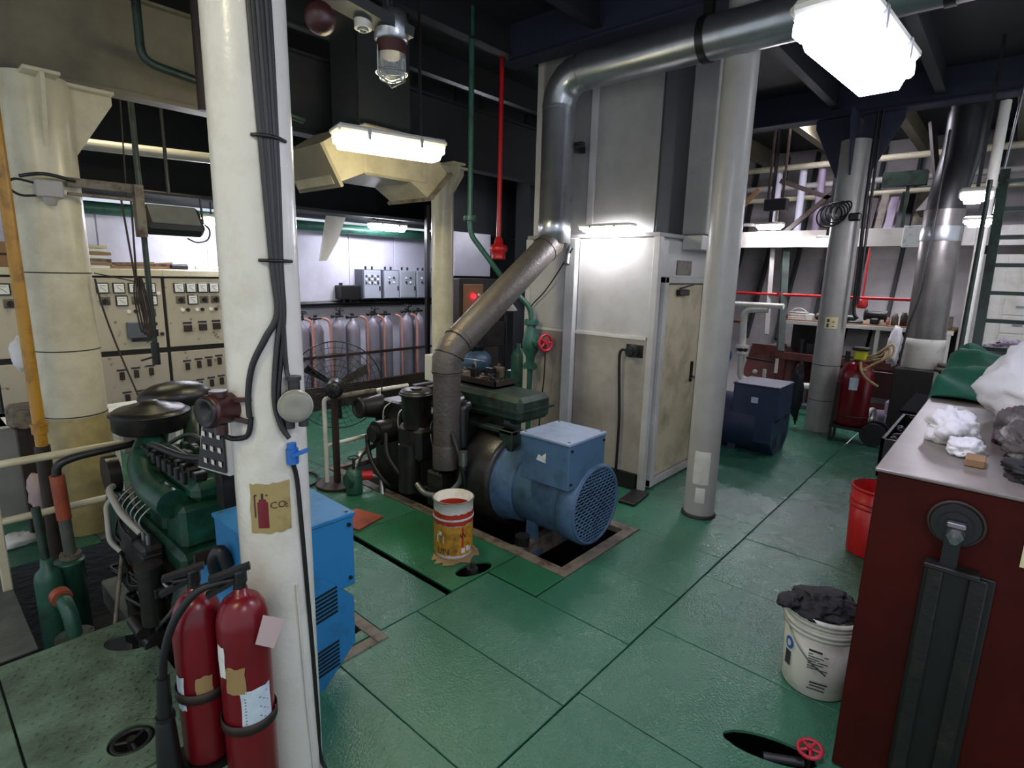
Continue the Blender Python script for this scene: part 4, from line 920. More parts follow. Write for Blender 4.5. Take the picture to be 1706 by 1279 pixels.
# tread marks of the worn plate
mb = MB(); rnd = random.Random(5)
for i in range(15):
    for j in range(26):
        x = .20+i*.039+(j % 2)*.018; y = 2.5+j*.046
        if ((x-.70)/.19)**2+((y-3.45)/.15)**2 < 1 or math.hypot(x-.5, y-2.67) < .115 or x > .77: continue
        a = PI/4 if (i+j) % 2 else -PI/4; dx, dy = math.cos(a)*.013, math.sin(a)*.013
        mb.add([(x-dx, y-dy, .002), (x-dy*.25, y+dx*.25, .005), (x+dx, y+dy, .002), (x+dy*.25, y-dx*.25, .005)], [(0, 3, 2, 1)])
o = part('tread_mark', mb, 'green_worn', floor, kind='stuff')
# rails
t = thing('handrail', 'white two-bar handrail in front of the yellowed pillar', 'railing', (.3, 4.6, 0))
part('top_bar', MB().cyl((-.6, 4.6, .84), (1.10, 4.6, .84), .026, n=14), 'cream_paint', t)
part('lower_bar', MB().cyl((-.6, 4.6, .465), (.90, 4.6, .465), .024, n=14), 'cream_paint', t)
part('post', MB().box(.29, .34, 4.575, 4.625, .0, .85, .006), 'cream_paint', t)
part('end_plate', MB().box(1.02, 1.16, 4.56, 4.66, .77, .93, .006), 'pillar_grey', t)
t = thing('fuel_pipe', 'ochre yellow pipe standing left of the thick pillar', 'pipe', (.625, 4.9, 0))
part('pipe', MB().cyl((.625, 4.9, .84), (.625, 4.9, 4.6), .036, n=16), 'yellow_pipe', t)
part('coupling', MB().cyl((.625, 4.9, .93), (.625, 4.9, .99), .046, n=16).cyl((.625, 4.9, .99), (.625, 4.9, 1.0), .052, n=16), 'yellow_pipe', t)
part('lower_pipe', MB().cyl((.625, 4.9, .84), (.625, 4.9, .0), .045, n=14), 'dark_brown', t)
t = thing('cooling_water_pump', 'green strainer pump with orange pipe in the pit at far left', 'pump', (.55, 4.2, -.5))
part('drum', MB().lathe([(0, -.45), (.07, -.45), (.075, -.40), (.075, .12), (.065, .17), (.035, .20), (.03, .26), (0, .26)], (.49, 4.32, 0), n=24), 'green_pipe', t)
part('drum', MB().lathe([(0, -.45), (.08, -.45), (.08, .16), (.085, .165), (.085, .18), (0, .18)], (.61, 4.38, 0), n=24), 'green_pipe', t)
part('inlet_pipe', MB().cyl((.49, 4.32, .25), (.48, 4.34, .60), .024, n=12), 'green_dark', t)
part('flange', flange(MB(), (.625, 4.4, .20), (0, 0, 1), .06, .015), 'coaming', t)
part('orange_pipe', MB().cyl((.625, 4.4, .20), (.62, 4.4, .46), .034, n=14), 'plate_grey', t)
part('orange_pipe', MB().cyl((.62, 4.4, .46), (.612, 4.4, .76), .04, n=14), 'orange', t)
part('bend', MB().tube(fillet([(.612, 4.4, .74), (.615, 4.4, .83), (.72, 4.4, .86), (1.05, 4.4, .88)], .07), .026, 12), 'steel_dark', t)
part('elbow', MB().tube(fillet([(.515, 4.20, .05), (.525, 4.08, .03), (.535, 4.03, -.05), (.535, 4.01, -.16)], .05), .042, 14), 'green_pipe', t)
part('collar', MB().cyl((.513, 4.19, .055), (.518, 4.13, .05), .055, n=16), 'orange', t)
part('foot_flange', flange(MB(), (.535, 4.01, -.16), (0, 0, 1), .10, .010, 4).cyl((.535, 4.01, -.55), (.535, 4.01, -.17), .05, n=12), 'plate_grey', t)
top('pit_rod', MB().cyl((.70, 3.78, -.05), (.92, 4.15, .60), .012, n=8), 'coaming', 'thin slanted steel rod leaning out of the pit against the green engine', 'rod')
# junk valves in the pit
t = thing('bilge_valve', 'black bilge valve with grey cap in the pit', 'valve', (.83, 3.80, -.5))
part('body', MB().cyl((.83, 3.80, -.55), (.83, 3.80, .06), .055, n=16).cyl((.83, 3.8, -.2), (.83, 3.8, -.14), .085, n=16), 'black_oily', t)
part('cap', MB().cyl((.83, 3.80, .06), (.83, 3.80, .075), .05, n=16), 'pillar_grey', t)
t = thing('fuel_pump_unit', 'small green pump box beside the oval deck hole', 'pump', (.93, 3.72, -.5))
part('body', MB().box(.89, 1.0, 3.74, 3.84, -.3, -.02, .012), 'green_dark', t)
part('cap', MB().box(.88, 1.01, 3.73, 3.85, -.02, .03, .01).cyl((.93, 3.79, .03), (.93, 3.79, .07), .03, n=10), 'green_pipe', t)
part('base', MB().box(.92, .98, 3.76, 3.82, -.55, -.3), 'black_oily', t)
t = thing('gate_valve', 'grey gate valve with ring handle beside the blue alternator', 'valve', (1.0, 3.3, 0))
part('spindle', MB().cyl((.90, 3.25, -.3), (.90, 3.25, .36), .022, n=10).cyl((.90, 3.25, .0), (.90, 3.25, .16), .05, n=12).cyl((.90, 3.25, -.55), (.90, 3.25, -.1), .06, n=12), 'steel_dark', t)
part('handwheel', handwheel((.90, 3.25, .37), (.3, -.3, 1), .065, .010, 3), 'steel', t)
top('lever_rod', MB().tube(smooth_path([(.80, 3.52, -.3), (.80, 3.38, .02), (.84, 3.2, .22), (.87, 3.1, .34)]), .012, 8), 'steel', 'bent grey lever rod rising from the oval deck hole', 'rod')
top('shield_plate', MB().box(.92, 1.0, 2.98, 3.0, .2, .62), 'dark_brown', 'small rusty brown plate beside the bright blue alternator', 'plate')
top('terminal_lug', MB().tube(smooth_path([(.93, 2.70, .58), (.90, 2.66, .72), (.92, 2.62, .78), (.94, 2.6, .70)]), .03, 10), 'steel_dark', 'dark cable bend entering the bright blue terminal box', 'cable')
# console behind the pillar
t = thing('desk_console', 'low grey desk with white papers behind the yellow pipe', 'desk', (.65, 6.1, 0))
part('body', MB().box(.30, .86, 5.95, 6.5, 0, .78, .01), 'wall_grey', t)
part('sheet', MB().box(.56, .84, 5.98, 6.3, .78, .784), 'paper', t)
part('top', MB().box(.28, .88, 5.93, 6.5, .765, .78), 'white_paint', t)
t = thing('fan_motor', 'orange ringed motor on the deck behind the ochre pipe', 'motor', (.72, 5.75, 0))
part('ring', MB().torus((.70, 5.72, .52), (.2, -1, 0), .10, .016, 22, 8), 'orange', t)
part('body', MB().cyl((.70, 5.74, .52), (.74, 5.92, .52), .095, n=20).box(.62, .78, 5.74, 5.9, 0, .44, .01), 'dark_brown', t)
t = thing('gearbox', 'dark small engine gearbox left of the thick pillar', 'gearbox', (.62, 5.5, 0))
part('body', MB().box(.52, .70, 5.38, 5.56, .86, 1.04, .03).cyl((.6, 5.38, .95), (.6, 5.32, .95), .07, n=16), 'coaming', t)
part('stand', MB().box(.56, .66, 5.42, 5.52, 0, .86), 'dark_brown', t)
top('rag', MB().ell((.45, 5.3, .05), (.11, .07, .05), 16, 10, .5, 3), 'cloth_white', 'small white crumpled rag on the deck behind the handrail', 'rag')
top('rag', MB().ell((.60, 5.16, .42), (.06, .03, .16), 16, 10, .4, 5), 'paper_pink', 'pinkish rag hung on the pipe behind the orange pipe', 'rag')
# fittings on thick pillar
t = thing('junction_box', 'grey junction box with cable loop on the thick pillar', 'junction box', (.9, 5.1, 2.5))
part('box', MB().box(.80, .96, 5.05, 5.14, 2.53, 2.65, .01).cyl((.88, 5.07, 2.53), (.88, 5.07, 2.48), .045, .03, 14), 'pillar_grey', t)
part('cable_loop', MB().tube(smooth_path([(.80, 5.07, 2.62), (.70, 5.05, 2.63), (.66, 5.05, 2.58), (.72, 5.05, 2.53), (.82, 5.07, 2.54)]), .008, 8), 'rubber', t)
part('clamp', MB().tube(smooth_path([(.74, 5.12, 2.66), (.85, 5.03, 2.68), (1.0, 5.04, 2.66), (1.1, 5.15, 2.64)]), .012, 8), 'steel_dark', t)
top('conduit', MB().box(.98, 1.42, 5.05, 5.09, 2.62, 2.68).box(.98, 1.42, 5.05, 5.09, 2.56, 2.58).box(1.38, 1.44, 5.03, 5.11, 2.3, 2.68), 'coaming', 'rusty conduit rail reaching right from the thick pillar', 'conduit')
t = thing('floodlight', 'unlit black floodlight with glass front hung above the switchboard', 'floodlight', (1.8, 5.6, 2.3))
R_ = Matrix.Rotation(math.radians(-38), 3, 'X')
part('housing', MB().box(1.56, 2.02, 5.5, 5.64, 2.34, 2.60, .03, R=R_), 'black_paint', t)
part('glass', MB().box(1.60, 1.98, 5.485, 5.50, 2.37, 2.57, .004, R=R_, c=(1.79, 5.57, 2.47)), 'glass_dark', t)
part('stirrup', MB().tube(fillet([(1.54, 5.57, 2.47), (1.54, 5.6, 2.70), (2.04, 5.6, 2.70), (2.04, 5.57, 2.47)], .02), .01, 6).cyl((1.79, 5.6, 2.7), (1.79, 5.6, 3.1), .015, n=8).cyl((1.79, 5.6, 3.1), (1.79, 5.6, 4.6), .012, n=8), 'steel_dark', t)
part('cable', MB().tube(smooth_path([(2.02, 5.6, 2.5), (2.1, 5.6, 2.42), (2.08, 5.6, 2.33), (1.98, 5.58, 2.30), (1.9, 5.57, 2.33)]), .007, 6), 'rubber', t)
t = thing('hanging_pipe', 'dark vertical pipe with tap hanging before the switchboard', 'pipe', (1.615, 5.76, 1.2))
part('pipe', MB().cyl((1.615, 5.76, 1.35), (1.62, 5.76, 4.6), .024, n=12), 'green_dark', t)
part('tap', MB().cyl((1.615, 5.76, 1.20), (1.615, 5.76, 1.40), .034, n=12).bar((1.615, 5.74, 1.28), (1.49, 5.74, 1.25), .02, .014).cyl((1.615, 5.76, 1.46), (1.615, 5.76, 1.52), .04, n=12), 'steel_dark', t)
t = thing('hoist_ropes', 'dark hoist ropes with shackles hanging in front of the switchboard', 'rope', (1.5, 5.55, 1.45))
for a, b in (((1.42, 5.55, 2.62), (1.46, 5.55, 1.98)), ((1.49, 5.55, 2.62), (1.47, 5.55, 1.98))): part('rope', MB().tube([a, b], .008, 6), 'dark_brown', t)
for k in range(4): part('shackle', MB().tube(smooth_path([(1.46+.012*k, 5.55-.01*k, 1.98), (1.44+.016*k, 5.54, 1.85), (1.45+.02*k, 5.54, 1.65), (1.47+.02*k, 5.54, 1.52-.02*k), (1.50+.016*k, 5.54, 1.65), (1.48+.016*k, 5.54, 1.85), (1.47+.012*k, 5.55, 1.98)]), .007, 6), 'dark_brown', t)
part('cross_wire', MB().tube([(1.13, 5.3, 2.02), (1.46, 5.54, 1.95)], .005, 5), 'dark_brown', t)
part('hoist_line', MB().tube([(1.46, 5.55, 2.62), (1.46, 5.45, 3.36)], .006, 5), 'dark_brown', t)
top('cable', MB().tube(smooth_path([(1.10, 5.17, 1.98), (1.13, 5.17, 1.75), (1.2, 5.2, 1.45), (1.28, 5.15, 1.1), (1.30, 5.05, .95), (1.32, 4.9, .8)]), .007, 6), 'dark_brown', 'brown cable looping down beside the thick pillar', 'cable')
top('sack', MB().ell((.66, 5.45, 1.42), (.07, .06, .13), 16, 10, .25, 8).bar((.66, 5.45, 1.5), (.82, 5.3, 1.58), .02, .01), 'cloth_white', 'white bag hung on the left side of the thick pillar', 'bag')

# ================================================================== SWITCHBOARD
def switch_panel(label, x0, cfg):
    t = thing('switchboard_panel', label, 'switchboard', (x0+.385, 7.7, 0), 'switchboard panels')
    x1 = x0+.77; yf = 7.40
    part('cabinet', MB().box(x0, x1, yf+.03, 8.1, 0, 1.96), 'black_gap', t)
    part('top_ledge', MB().box(x0, x1, yf-.02, 8.1, 1.96, 2.035, .006), 'cream_paint', t)
    up = part('upper_door', MB().box(x0+.018, x1-.018, yf, yf+.03, 1.135, 1.94, .006), 'board_paint', t)
    lo = part('lower_door', MB().box(x0+.018, x1-.018, yf, yf+.03, .32, 1.075, .006), cfg.get('low', 'board_rusty'), t)
    part('kick_plate', MB().box(x0+.018, x1-.018, yf, yf+.03, .04, .30, .006), 'board_paint', t)
    for (x, z) in cfg['meters']:
        m = part('meter', MB().box(x0+x-.058, x0+x+.058, yf-.022, yf, z-.058, z+.058, .004), 'black_paint', up)
        part('dial', MB().box(x0+x-.046, x0+x+.046, yf-.025, yf-.021, z-.046, z+.046), 'meter_face', m)
        part('pointer', MB().bar((x0+x+.028, yf-.027, z-.03), (x0+x-.022, yf-.027, z+.012), .004, .002, (0, 1, 0)).box(x0+x-.03, x0+x+.03, yf-.0265, yf-.025, z+.024, z+.028), 'ink', m)
    for (x, z) in cfg['knobs']:
        k = part('selector_switch', MB().box(x0+x-.05, x0+x+.05, yf-.008, yf, z-.045, z+.045, .003), 'coaming', up)
        part('knob', MB().cyl((x0+x, yf-.045, z), (x0+x, yf-.008, z), .026, n=12).box(x0+x-.007, x0+x+.007, yf-.06, yf-.04, z-.03, z+.03), 'black_paint', k)
    for i, (x, z) in enumerate(cfg['lamps']): part('pilot_lamp', MB().cyl((x0+x, yf-.02, z), (x0+x, yf, z), .021, n=12), 'meter_face' if i % 2 == 0 else 'dark_brown', up)
    for (x, z) in cfg.get('ubreak', ()):
        b = part('breaker', MB().box(x0+x-.045, x0+x+.045, yf-.025, yf, z-.04, z+.04, .004), 'dark_brown', up)
        part('plate', MB().box(x0+x-.05, x0+x+.05, yf-.004, yf, z+.05, z+.075), 'ink', up)
    for (x, z) in cfg['breakers']:
        b = part('breaker', MB().box(x0+x-.022, x0+x+.022, yf-.03, yf, z-.055, z+.035, .004), 'dark_brown', lo)
        part('name_plate', MB().box(x0+x-.045, x0+x+.045, yf-.004, yf, z+.045, z+.065), 'ink', lo)
    if 'regulator' in cfg:
        x, z = cfg['regulator']
        r_ = part('regulator', MB().box(x0+x-.10, x0+x+.10, yf-.06, yf, z-.09, z+.09, .008), 'grey_box_dark', up)
        part('bracket', MB().box(x0+x-.06, x0+x+.18, yf-.03, yf, z-.13, z-.09), 'steel_dark', r_)
    return t
switch_panel('switchboard panel left of the thick pillar at the picture edge', .68, dict(meters=[(.14, 1.82), (.30, 1.82), (.46, 1.82), (.62, 1.82), (.46, 1.68)], knobs=[(.18, 1.68), (.62, 1.68)], lamps=[(.45, 1.54), (.52, 1.54), (.6, 1.54)], breakers=[(.30, .84), (.5, .84), (.30, .55), (.5, .55)], low='board_paint'))
switch_panel('switchboard panel with grey regulator box right of the thick pillar', 1.45, dict(meters=[(.18, 1.83), (.33, 1.83), (.475, 1.83), (.63, 1.83), (.345, 1.69), (.635, 1.69)], knobs=[(.19, 1.69), (.49, 1.69), (.62, 1.55)], lamps=[(.40, 1.57), (.47, 1.57), (.71, 1.77), (.65, 1.42), (.65, 1.35), (.71, 1.30)], breakers=[(.27, .86), (.41, .87), (.56, .88), (.30, .60), (.43, .60), (.57, .61), (.70, .61)], regulator=(.46, 1.36)))
switch_panel('switchboard panel partly behind the front pillar with paired breakers', 2.22, dict(meters=[(.16, 1.83), (.29, 1.83), (.42, 1.83), (.55, 1.83), (.30, 1.69)], knobs=[(.17, 1.69), (.43, 1.69), (.56, 1.69)], lamps=[(.18, 1.57), (.24, 1.57), (.34, 1.57), (.40, 1.57), (.50, 1.57), (.56, 1.57)], ubreak=[(.22, 1.35), (.39, 1.355), (.55, 1.36)], breakers=[(.18, .90), (.31, .91), (.43, .92), (.55, .93), (.2, .64), (.31, .65), (.44, .66), (.56, .67)]))
# things lying on the switchboard
t = thing('carton', 'brown carton with dark IS lettering on the switchboard', 'box', (.92, 7.6, 2.035))
part('carton', MB().box(.60, 1.20, 7.5, 7.85, 2.036, 2.28, .004), 'cardboard', t)
part('band', MB().box(.60, 1.20, 7.496, 7.5, 2.15, 2.17), 'dark_brown', t)
part('lettering', text_mb('IS', .16, (1.0, 7.497, 2.06), (1, 0, 0), (0, 0, 1)), 'ink', t)
for i in range(7): top('binder', MB().box(1.40+random.uniform(-.02, .02), 1.74+random.uniform(-.03, .03), 7.48, 7.78, 2.036+i*.036, 2.068+i*.036, .003), ['paper', 'cardboard', 'coaming', 'paper', 'wood', 'paper', 'cream_paint'][i], ['lowest', 'second', 'third', 'fourth', 'fifth', 'sixth', 'topmost'][i]+' folder of the paper stack on the switchboard', 'folder', 'paper stack on the switchboard')
for i in range(6): top('timber_strip', MB().bar((1.72+i*.03, 7.55+i*.04, 2.055+(i % 2)*.04), (2.5-i*.05, 7.5+i*.05, 2.06+(i % 3)*.025), .03, .03), ['wood', 'coaming', 'cardboard'][i % 3], ['shortest brown', 'nearest grey', 'thin tan', 'rear brown', 'dark rear grey', 'rearmost tan'][i]+' strip of the loose bundle on the switchboard', 'strip', 'loose strips on the switchboard')
top('lamp_tube', MB().cyl((2.62, 7.5, 2.07), (3.2, 7.5, 2.06), .02, n=10), 'paper', 'spare fluorescent tube lying on the switchboard by the front pillar', 'tube')
top('flashlight', MB().cyl((2.34, 7.47, 2.075), (2.52, 7.49, 2.075), .024, .034, 12), 'steel_dark', 'small dark torch at the end of the loose strips', 'torch')

# ================================================================== CO2 CYLINDERS AND STARTER BOXES
rack = thing('cylinder_rack', 'dark timber rack bar in front of the gas cylinders', 'rack', (5.2, 7.6, 0))
part('front_board', MB().box(3.9, 6.5, 7.53, 7.57, .0, .36, .01), 'dark_brown', rack)
part('top_bar', MB().box(3.9, 6.5, 7.54, 7.57, .78, .82), 'dark_brown', rack)
cyl0 = None
for i, (x, tall) in enumerate([(4.07, 0), (4.31, 0), (4.68, .02), (4.94, 0), (5.32, .03), (5.57, .02), (6.0, .05), (6.26, .05)]):
    t = thing('gas_cylinder', ['leftmost grey gas cylinder beside the front pillar', 'second grey gas cylinder from the front pillar', 'third gas cylinder, behind the left part of the fan guard', 'fourth gas cylinder, behind the right part of the fan guard', 'fifth grey gas cylinder from the front pillar', 'sixth grey gas cylinder from the front pillar', 'seventh grey gas cylinder, next to the last', 'last grey gas cylinder beside the dark post'][i], 'gas cylinder', (x, 7.76, 0), 'gas cylinders along the back wall')
    z1 = 1.24+tall
    part('body', MB().lathe([(0, .003), (.11, .003), (.118, .03), (.118, z1-.1), (.112, z1-.05), (.09, z1), (.05, z1+.05), (.035, z1+.06), (.03, z1+.10), (0, z1+.10)], (x, 7.76, 0), n=24), 'cylinder_grey', t)
    part('valve', MB().cyl((x, 7.76, z1+.08), (x, 7.76, z1+.17), .028, n=10).cyl((x-.09, 7.74, z1+.12), (x+.09, 7.74, z1+.12), .016, n=8).ell((x-.1, 7.74, z1+.12), (.03, .03, .03), 8, 6), 'steel_dark', t)
    if i % 2 == 0: part('handwheel', handwheel((x+.03, 7.74, z1+.22), (0, -.2, 1), .06, .012, 4).cyl((x+.03, 7.74, z1+.12), (x+.03, 7.74, z1+.22), .014, n=8), 'steel_dark', t)
for i, (x, m) in enumerate([(4.18, 'copper_pink'), (4.47, 'copper_pink'), (5.12, 'copper_pink'), (5.44, 'copper_pink'), (5.80, 'copper_pink'), (6.12, 'copper_pink')]):
    top('gas_pipe', MB().tube(fillet([(x, 7.605, .003), (x, 7.605, 1.22), (x-.02, 7.62, 1.34), (x-.10, 7.66, 1.37)], .06), .02, 10), m, ['copper pipe beside the leftmost gas cylinder', 'copper pipe left of the fan guard', 'copper pipe at the right edge of the fan guard', 'copper pipe before the middle gas cylinders', 'copper pipe between the fifth and last cylinder pairs', 'copper pipe before the last pair of gas cylinders'][i], 'pipe', 'copper pipes of the gas cylinders')
top('cable_tray', MB().box(4.2, 7.0, 8.03, 8.13, 1.50, 1.53).tube([(4.2, 8.06, 1.55), (5.0, 8.05, 1.56), (5.8, 8.06, 1.55), (7.0, 8.05, 1.57)], .025, 8).tube([(4.2, 8.09, 1.57), (5.5, 8.08, 1.59), (7.0, 8.09, 1.6)], .02, 8), 'black_paint', 'black cable tray running along the wall under the starter boxes', 'cable tray')
def starter(label, x0, x1, mat, rows, dark):
    t = thing('starter_box', label, 'electrical box', ((x0+x1)/2, 8.0, 1.62), 'starter boxes on the back wall')
    part('box', MB().box(x0, x1, 7.90, 8.14, 1.62, 2.10, .006), dark, t)
    d = part('door', MB().box(x0+.015, x1-.012, 7.885, 7.90, 1.635, 2.085, .004), mat, t)
    mb = MB(); mb2 = MB()
    for (fx, fz, b) in rows: (mb2 if b else mb).cyl((x0+fx*(x1-x0), 7.87, 1.635+fz*.45), (x0+fx*(x1-x0), 7.885, 1.635+fz*.45), .017, n=10)
    if mb.v: part('push_button', mb, 'ink', d, kind='stuff')
    if mb2.v: part('pilot_lamp', mb2, 'meter_face', d, kind='stuff')
    part('latch', MB().box(x1-.05, x1-.03, 7.872, 7.885, 1.76, 1.83), 'black_paint', d)
    mb = MB()
    for k in (.35, .7): mb.cyl((x0+k*(x1-x0), 8.0, 2.10), (x0+k*(x1-x0), 8.0, 2.15), .018, n=8)
    part('cable_gland', mb, 'black_paint', t, kind='stuff')
r4 = [(.35, .75, 1), (.62, .75, 0), (.35, .58, 0), (.62, .58, 1)]
starter('starter box with two rows of small lamps, leftmost on the back wall', 5.25, 5.60, 'grey_box', [(a, b, k % 2) for k, (a, b) in enumerate([(.15+.16*i, .80-.12*j) for j in range(3) for i in range(5)])], 'grey_box_dark')
starter('second grey starter box from the left on the back wall', 5.64, 5.97, 'grey_box', r4, 'grey_box_dark')
starter('third grey starter box on the back wall', 5.985, 6.33, 'grey_box', r4, 'grey_box')
starter('fourth grey starter box on the back wall', 6.345, 6.66, 'grey_box', r4, 'grey_box')
starter('last grey starter box, cut off by the dark post', 6.675, 6.98, 'grey_box', r4, 'grey_box')
t = thing('transformer_box', 'small black box on the wall left of the starter boxes', 'electrical box', (5.05, 8.0, 1.6))
part('box', MB().box(4.88, 5.22, 7.95, 8.14, 1.62, 1.84, .01), 'black_paint', t)
part('gland', MB().cyl((4.98, 8.04, 1.56), (4.98, 8.04, 1.62), .02, n=8).cyl((5.1, 8.04, 1.56), (5.1, 8.04, 1.62), .02, n=8).cyl((4.93, 8.04, 1.84), (4.93, 8.04, 1.88), .03, n=8), 'black_paint', t)

# ================================================================== FAN, RAIL, SMALL MACHINES IN THE MIDDLE
t = thing('pedestal_fan', 'large pedestal fan with wire guard and black motor seen from behind', 'fan', (2.78, 4.72, 0))
fx = V(.60, .80, 0).normalized(); fc = V(3.00, 5.03, .93); R0 = .45
part('pole', MB().box(2.755, 2.81, 4.695, 4.745, 0, .92, .006), 'dark_brown', t)
part('base', MB().cyl((2.78, 4.72, 0), (2.78, 4.72, .03), .2, n=24), 'dark_brown', t)
part('motor', MB().lathe([(0, -.16), (.05, -.16), (.078, -.14), (.085, -.10), (.085, .06), (.07, .12), (.03, .2), (0, .2)], V(2.83, 4.78, .97), fx, 24), 'black_paint', t)
mb = MB()
for k in range(8):
    a, b, x = basis(fx); q = 2*PI*k/8; p = V(2.83, 4.78, .97)-fx*.162+(a*math.cos(q)+b*math.sin(q))*.045; mb.cyl(p, p-fx*.004, .012, n=6)
part('motor_vent', mb, 'steel_dark', t)
mb = MB(); a, b, x = basis(fx)
for k in range(7):
    rr = R0*(k+2)/8; mb.torus(fc-fx*.14*(1-(rr/R0)**2), fx, rr, .0028, 40, 4)
mb.torus(fc, fx, R0, .006, 44, 6)
for k in range(36):
    q = 2*PI*k/36; dv = a*math.cos(q)+b*math.sin(q)
    mb.tube([fc-fx*.14*(1-s*s)+dv*R0*s for s in (.2, .45, .7, .9, 1)], .0022, 4)
part('wire_guard', mb, 'steel_dark', t)
mb = MB()
for k in range(3):
    q = 2*PI*k/3+.5; dv = a*math.cos(q)+b*math.sin(q); ev = x.cross(dv)
    mb.add([fc+dv*.07+ev*.03-fx*.03, fc+dv*.34+ev*.06-fx*.03, fc+dv*.36-ev*.03+fx*.02, fc+dv*.07-ev*.03+fx*.02], [(0, 1, 2, 3)]); mb.add([v-fx*.003 for v in mb.v[-4:]], [(3, 2, 1, 0)])
part('blade', mb, 'steel_dark', t)
t = thing('guard_rail', 'white pipe rail with rope winding left of the middle engine', 'railing', (2.9, 4.78, 0))
part('top_bar', MB().tube(fillet([(2.72, 4.80, 0), (2.72, 4.80, .87), (3.72, 4.80, .87)], .04), .022, 12), 'white_paint', t)
part('rope_winding', MB().lathe([(.024, 0)]+[(.030 if k % 2 else .024, .03+k*.012) for k in range(40)]+[(.024, .52)], (2.78, 4.80, .87), (1, 0, 0), 12), 'coaming', t)
part('lower_bar', MB().cyl((2.72, 4.80, .40), (3.6, 4.80, .42), .02, n=12), 'white_paint', t)
part('post', MB().cyl((3.35, 4.80, 0), (3.35, 4.80, .87), .022, n=12), 'white_paint', t)
t = thing('sea_water_pump', 'small green pump with red coupling left of the middle engine', 'pump', (2.85, 4.55, 0))
part('casing', MB().lathe([(0, 0), (.07, 0), (.08, .03), (.08, .2), (.05, .25), (0, .25)], (2.78, 4.42, .0), n=20).cyl((2.70, 4.42, .14), (2.78, 4.42, .14), .07, n=18), 'green_pipe', t)
part('coupling', MB().cyl((2.84, 4.40, .17), (2.94, 4.36, .16), .045, n=14), 'red_paint', t)
part('spindle', MB().cyl((2.78, 4.42, .24), (2.78, 4.42, .36), .014, n=8).torus((2.78, 4.42, .36), (0, 0, 1), .05, .008, 14, 5), 'green_dark', t)
part('outlet_pipe', MB().tube(fillet([(2.94, 4.36, .16), (3.02, 4.32, .14), (2.95, 4.2, -.12)], .05), .03, 10).tube(fillet([(2.8, 4.46, .2), (2.92, 4.52, .34), (3.1, 4.55, .38)], .05), .03, 10), 'steel', t)
top('brown_board', MB().box(2.32, 2.62, 3.74, 4.05, .003, .02, .003, R=Matrix.Rotation(.25, 3, 'Z')), 'orange', 'brown board lying on the deck beside the blue alternator', 'board')
top('hose_coil', MB().torus((2.5, 5.1, .02), (0, 0, 1), .26, .014, 30, 6), 'rubber', 'black hose ring lying on the deck behind the front pillar', 'hose')
# electrical cabinet with red lamp and machines behind the slanting exhaust
t = thing('alarm_cabinet', 'brown electrical cabinet with a glowing red lamp', 'cabinet', (6.1, 6.3, 0))
part('body', MB().box(5.72, 6.6, 6.12, 6.5, 0, 2.0, .01), 'dark_brown', t)
part('door', MB().box(5.78, 6.2, 6.10, 6.12, .9, 1.92, .006), 'cardboard', t)
part('red_lamp', MB().cyl((5.97, 6.06, 1.74), (5.97, 6.10, 1.74), .035, n=12), 'lamp_red', t)
part('button', MB().cyl((6.09, 6.07, 1.76), (6.09, 6.10, 1.76), .02, n=10), 'meter_face', t)
t = thing('conical_lamp', 'white conical lamp shade on a dark stem behind the exhaust', 'lamp', (5.9, 5.4, 0))
part('shade', MB().lathe([(.02, 1.75), (.04, 1.74), (.17, 1.58), (.165, 1.575), (.03, 1.73)], (5.95, 5.4, 0), n=20), 'paper', t)
part('stem', MB().cyl((5.95, 5.4, 0), (5.95, 5.4, 1.72), .02, n=8), 'black_paint', t)
part('arm_box', MB().box(5.35, 5.9, 5.36, 5.46, 1.08, 1.42, .01), 'steel_dark', t)
t = thing('compressor', 'blue air compressor partly hidden behind the exhaust', 'compressor', (5.3, 5.6, 0))
part('tank', MB().ell((5.45, 5.55, .86), (.34, .18, .18), 20, 12), 'blue_paint', t)
part('leg', MB().box(5.2, 5.25, 5.45, 5.65, 0, .8), 'blue_dark', t); part('leg', MB().box(5.65, 5.7, 5.45, 5.65, 0, .8), 'blue_dark', t)
part('head', MB().box(5.35, 5.6, 5.48, 5.62, .98, 1.16, .02).tube(smooth_path([(5.4, 5.5, 1.1), (5.3, 5.5, 1.3), (5.45, 5.5, 1.4), (5.6, 5.5, 1.2)]), .012, 6), 'steel_dark', t)
top('paper_sheet', MB().box(4.92, 5.14, 5.0, 5.16, .985, .99, R=Matrix.Rotation(.2, 3, 'Y')).box(5.02, 5.04, 5.07, 5.09, .66, .98), 'paper', 'white sheet on a thin stand behind the exhaust elbow', 'paper')
top('oxygen_bottle', MB().lathe([(0, .0), (.10, .0), (.105, .02), (.105, .95), (.08, 1.03), (.03, 1.08), (.03, 1.14), (0, 1.14)], (5.85, 5.05, 0), n=20), 'green_pipe', 'green gas bottle standing behind the exhaust', 'gas bottle')
top('orange_canister', MB().lathe([(0, .4), (.07, .4), (.07, .85), (.09, .86), (.09, .92), (.03, .95), (.02, 1.05), (0, 1.05)], (6.0, 4.75, 0), n=16).box(5.9, 6.1, 4.65, 4.85, 0, .4), 'orange', 'orange canister beside the green valve', 'canister')
t = thing('tool_bench', 'cluttered dark bench behind the middle engine', 'bench', (4.6, 5.0, 0))
part('bench_top', MB().box(4.0, 5.6, 4.93, 5.17, .60, .66, .006), 'dark_brown', t)
part('leg', MB().box(4.05, 4.12, 5.03, 5.13, 0, .6), 'dark_brown', t); part('leg', MB().box(5.48, 5.55, 5.03, 5.13, 0, .6), 'dark_brown', t)
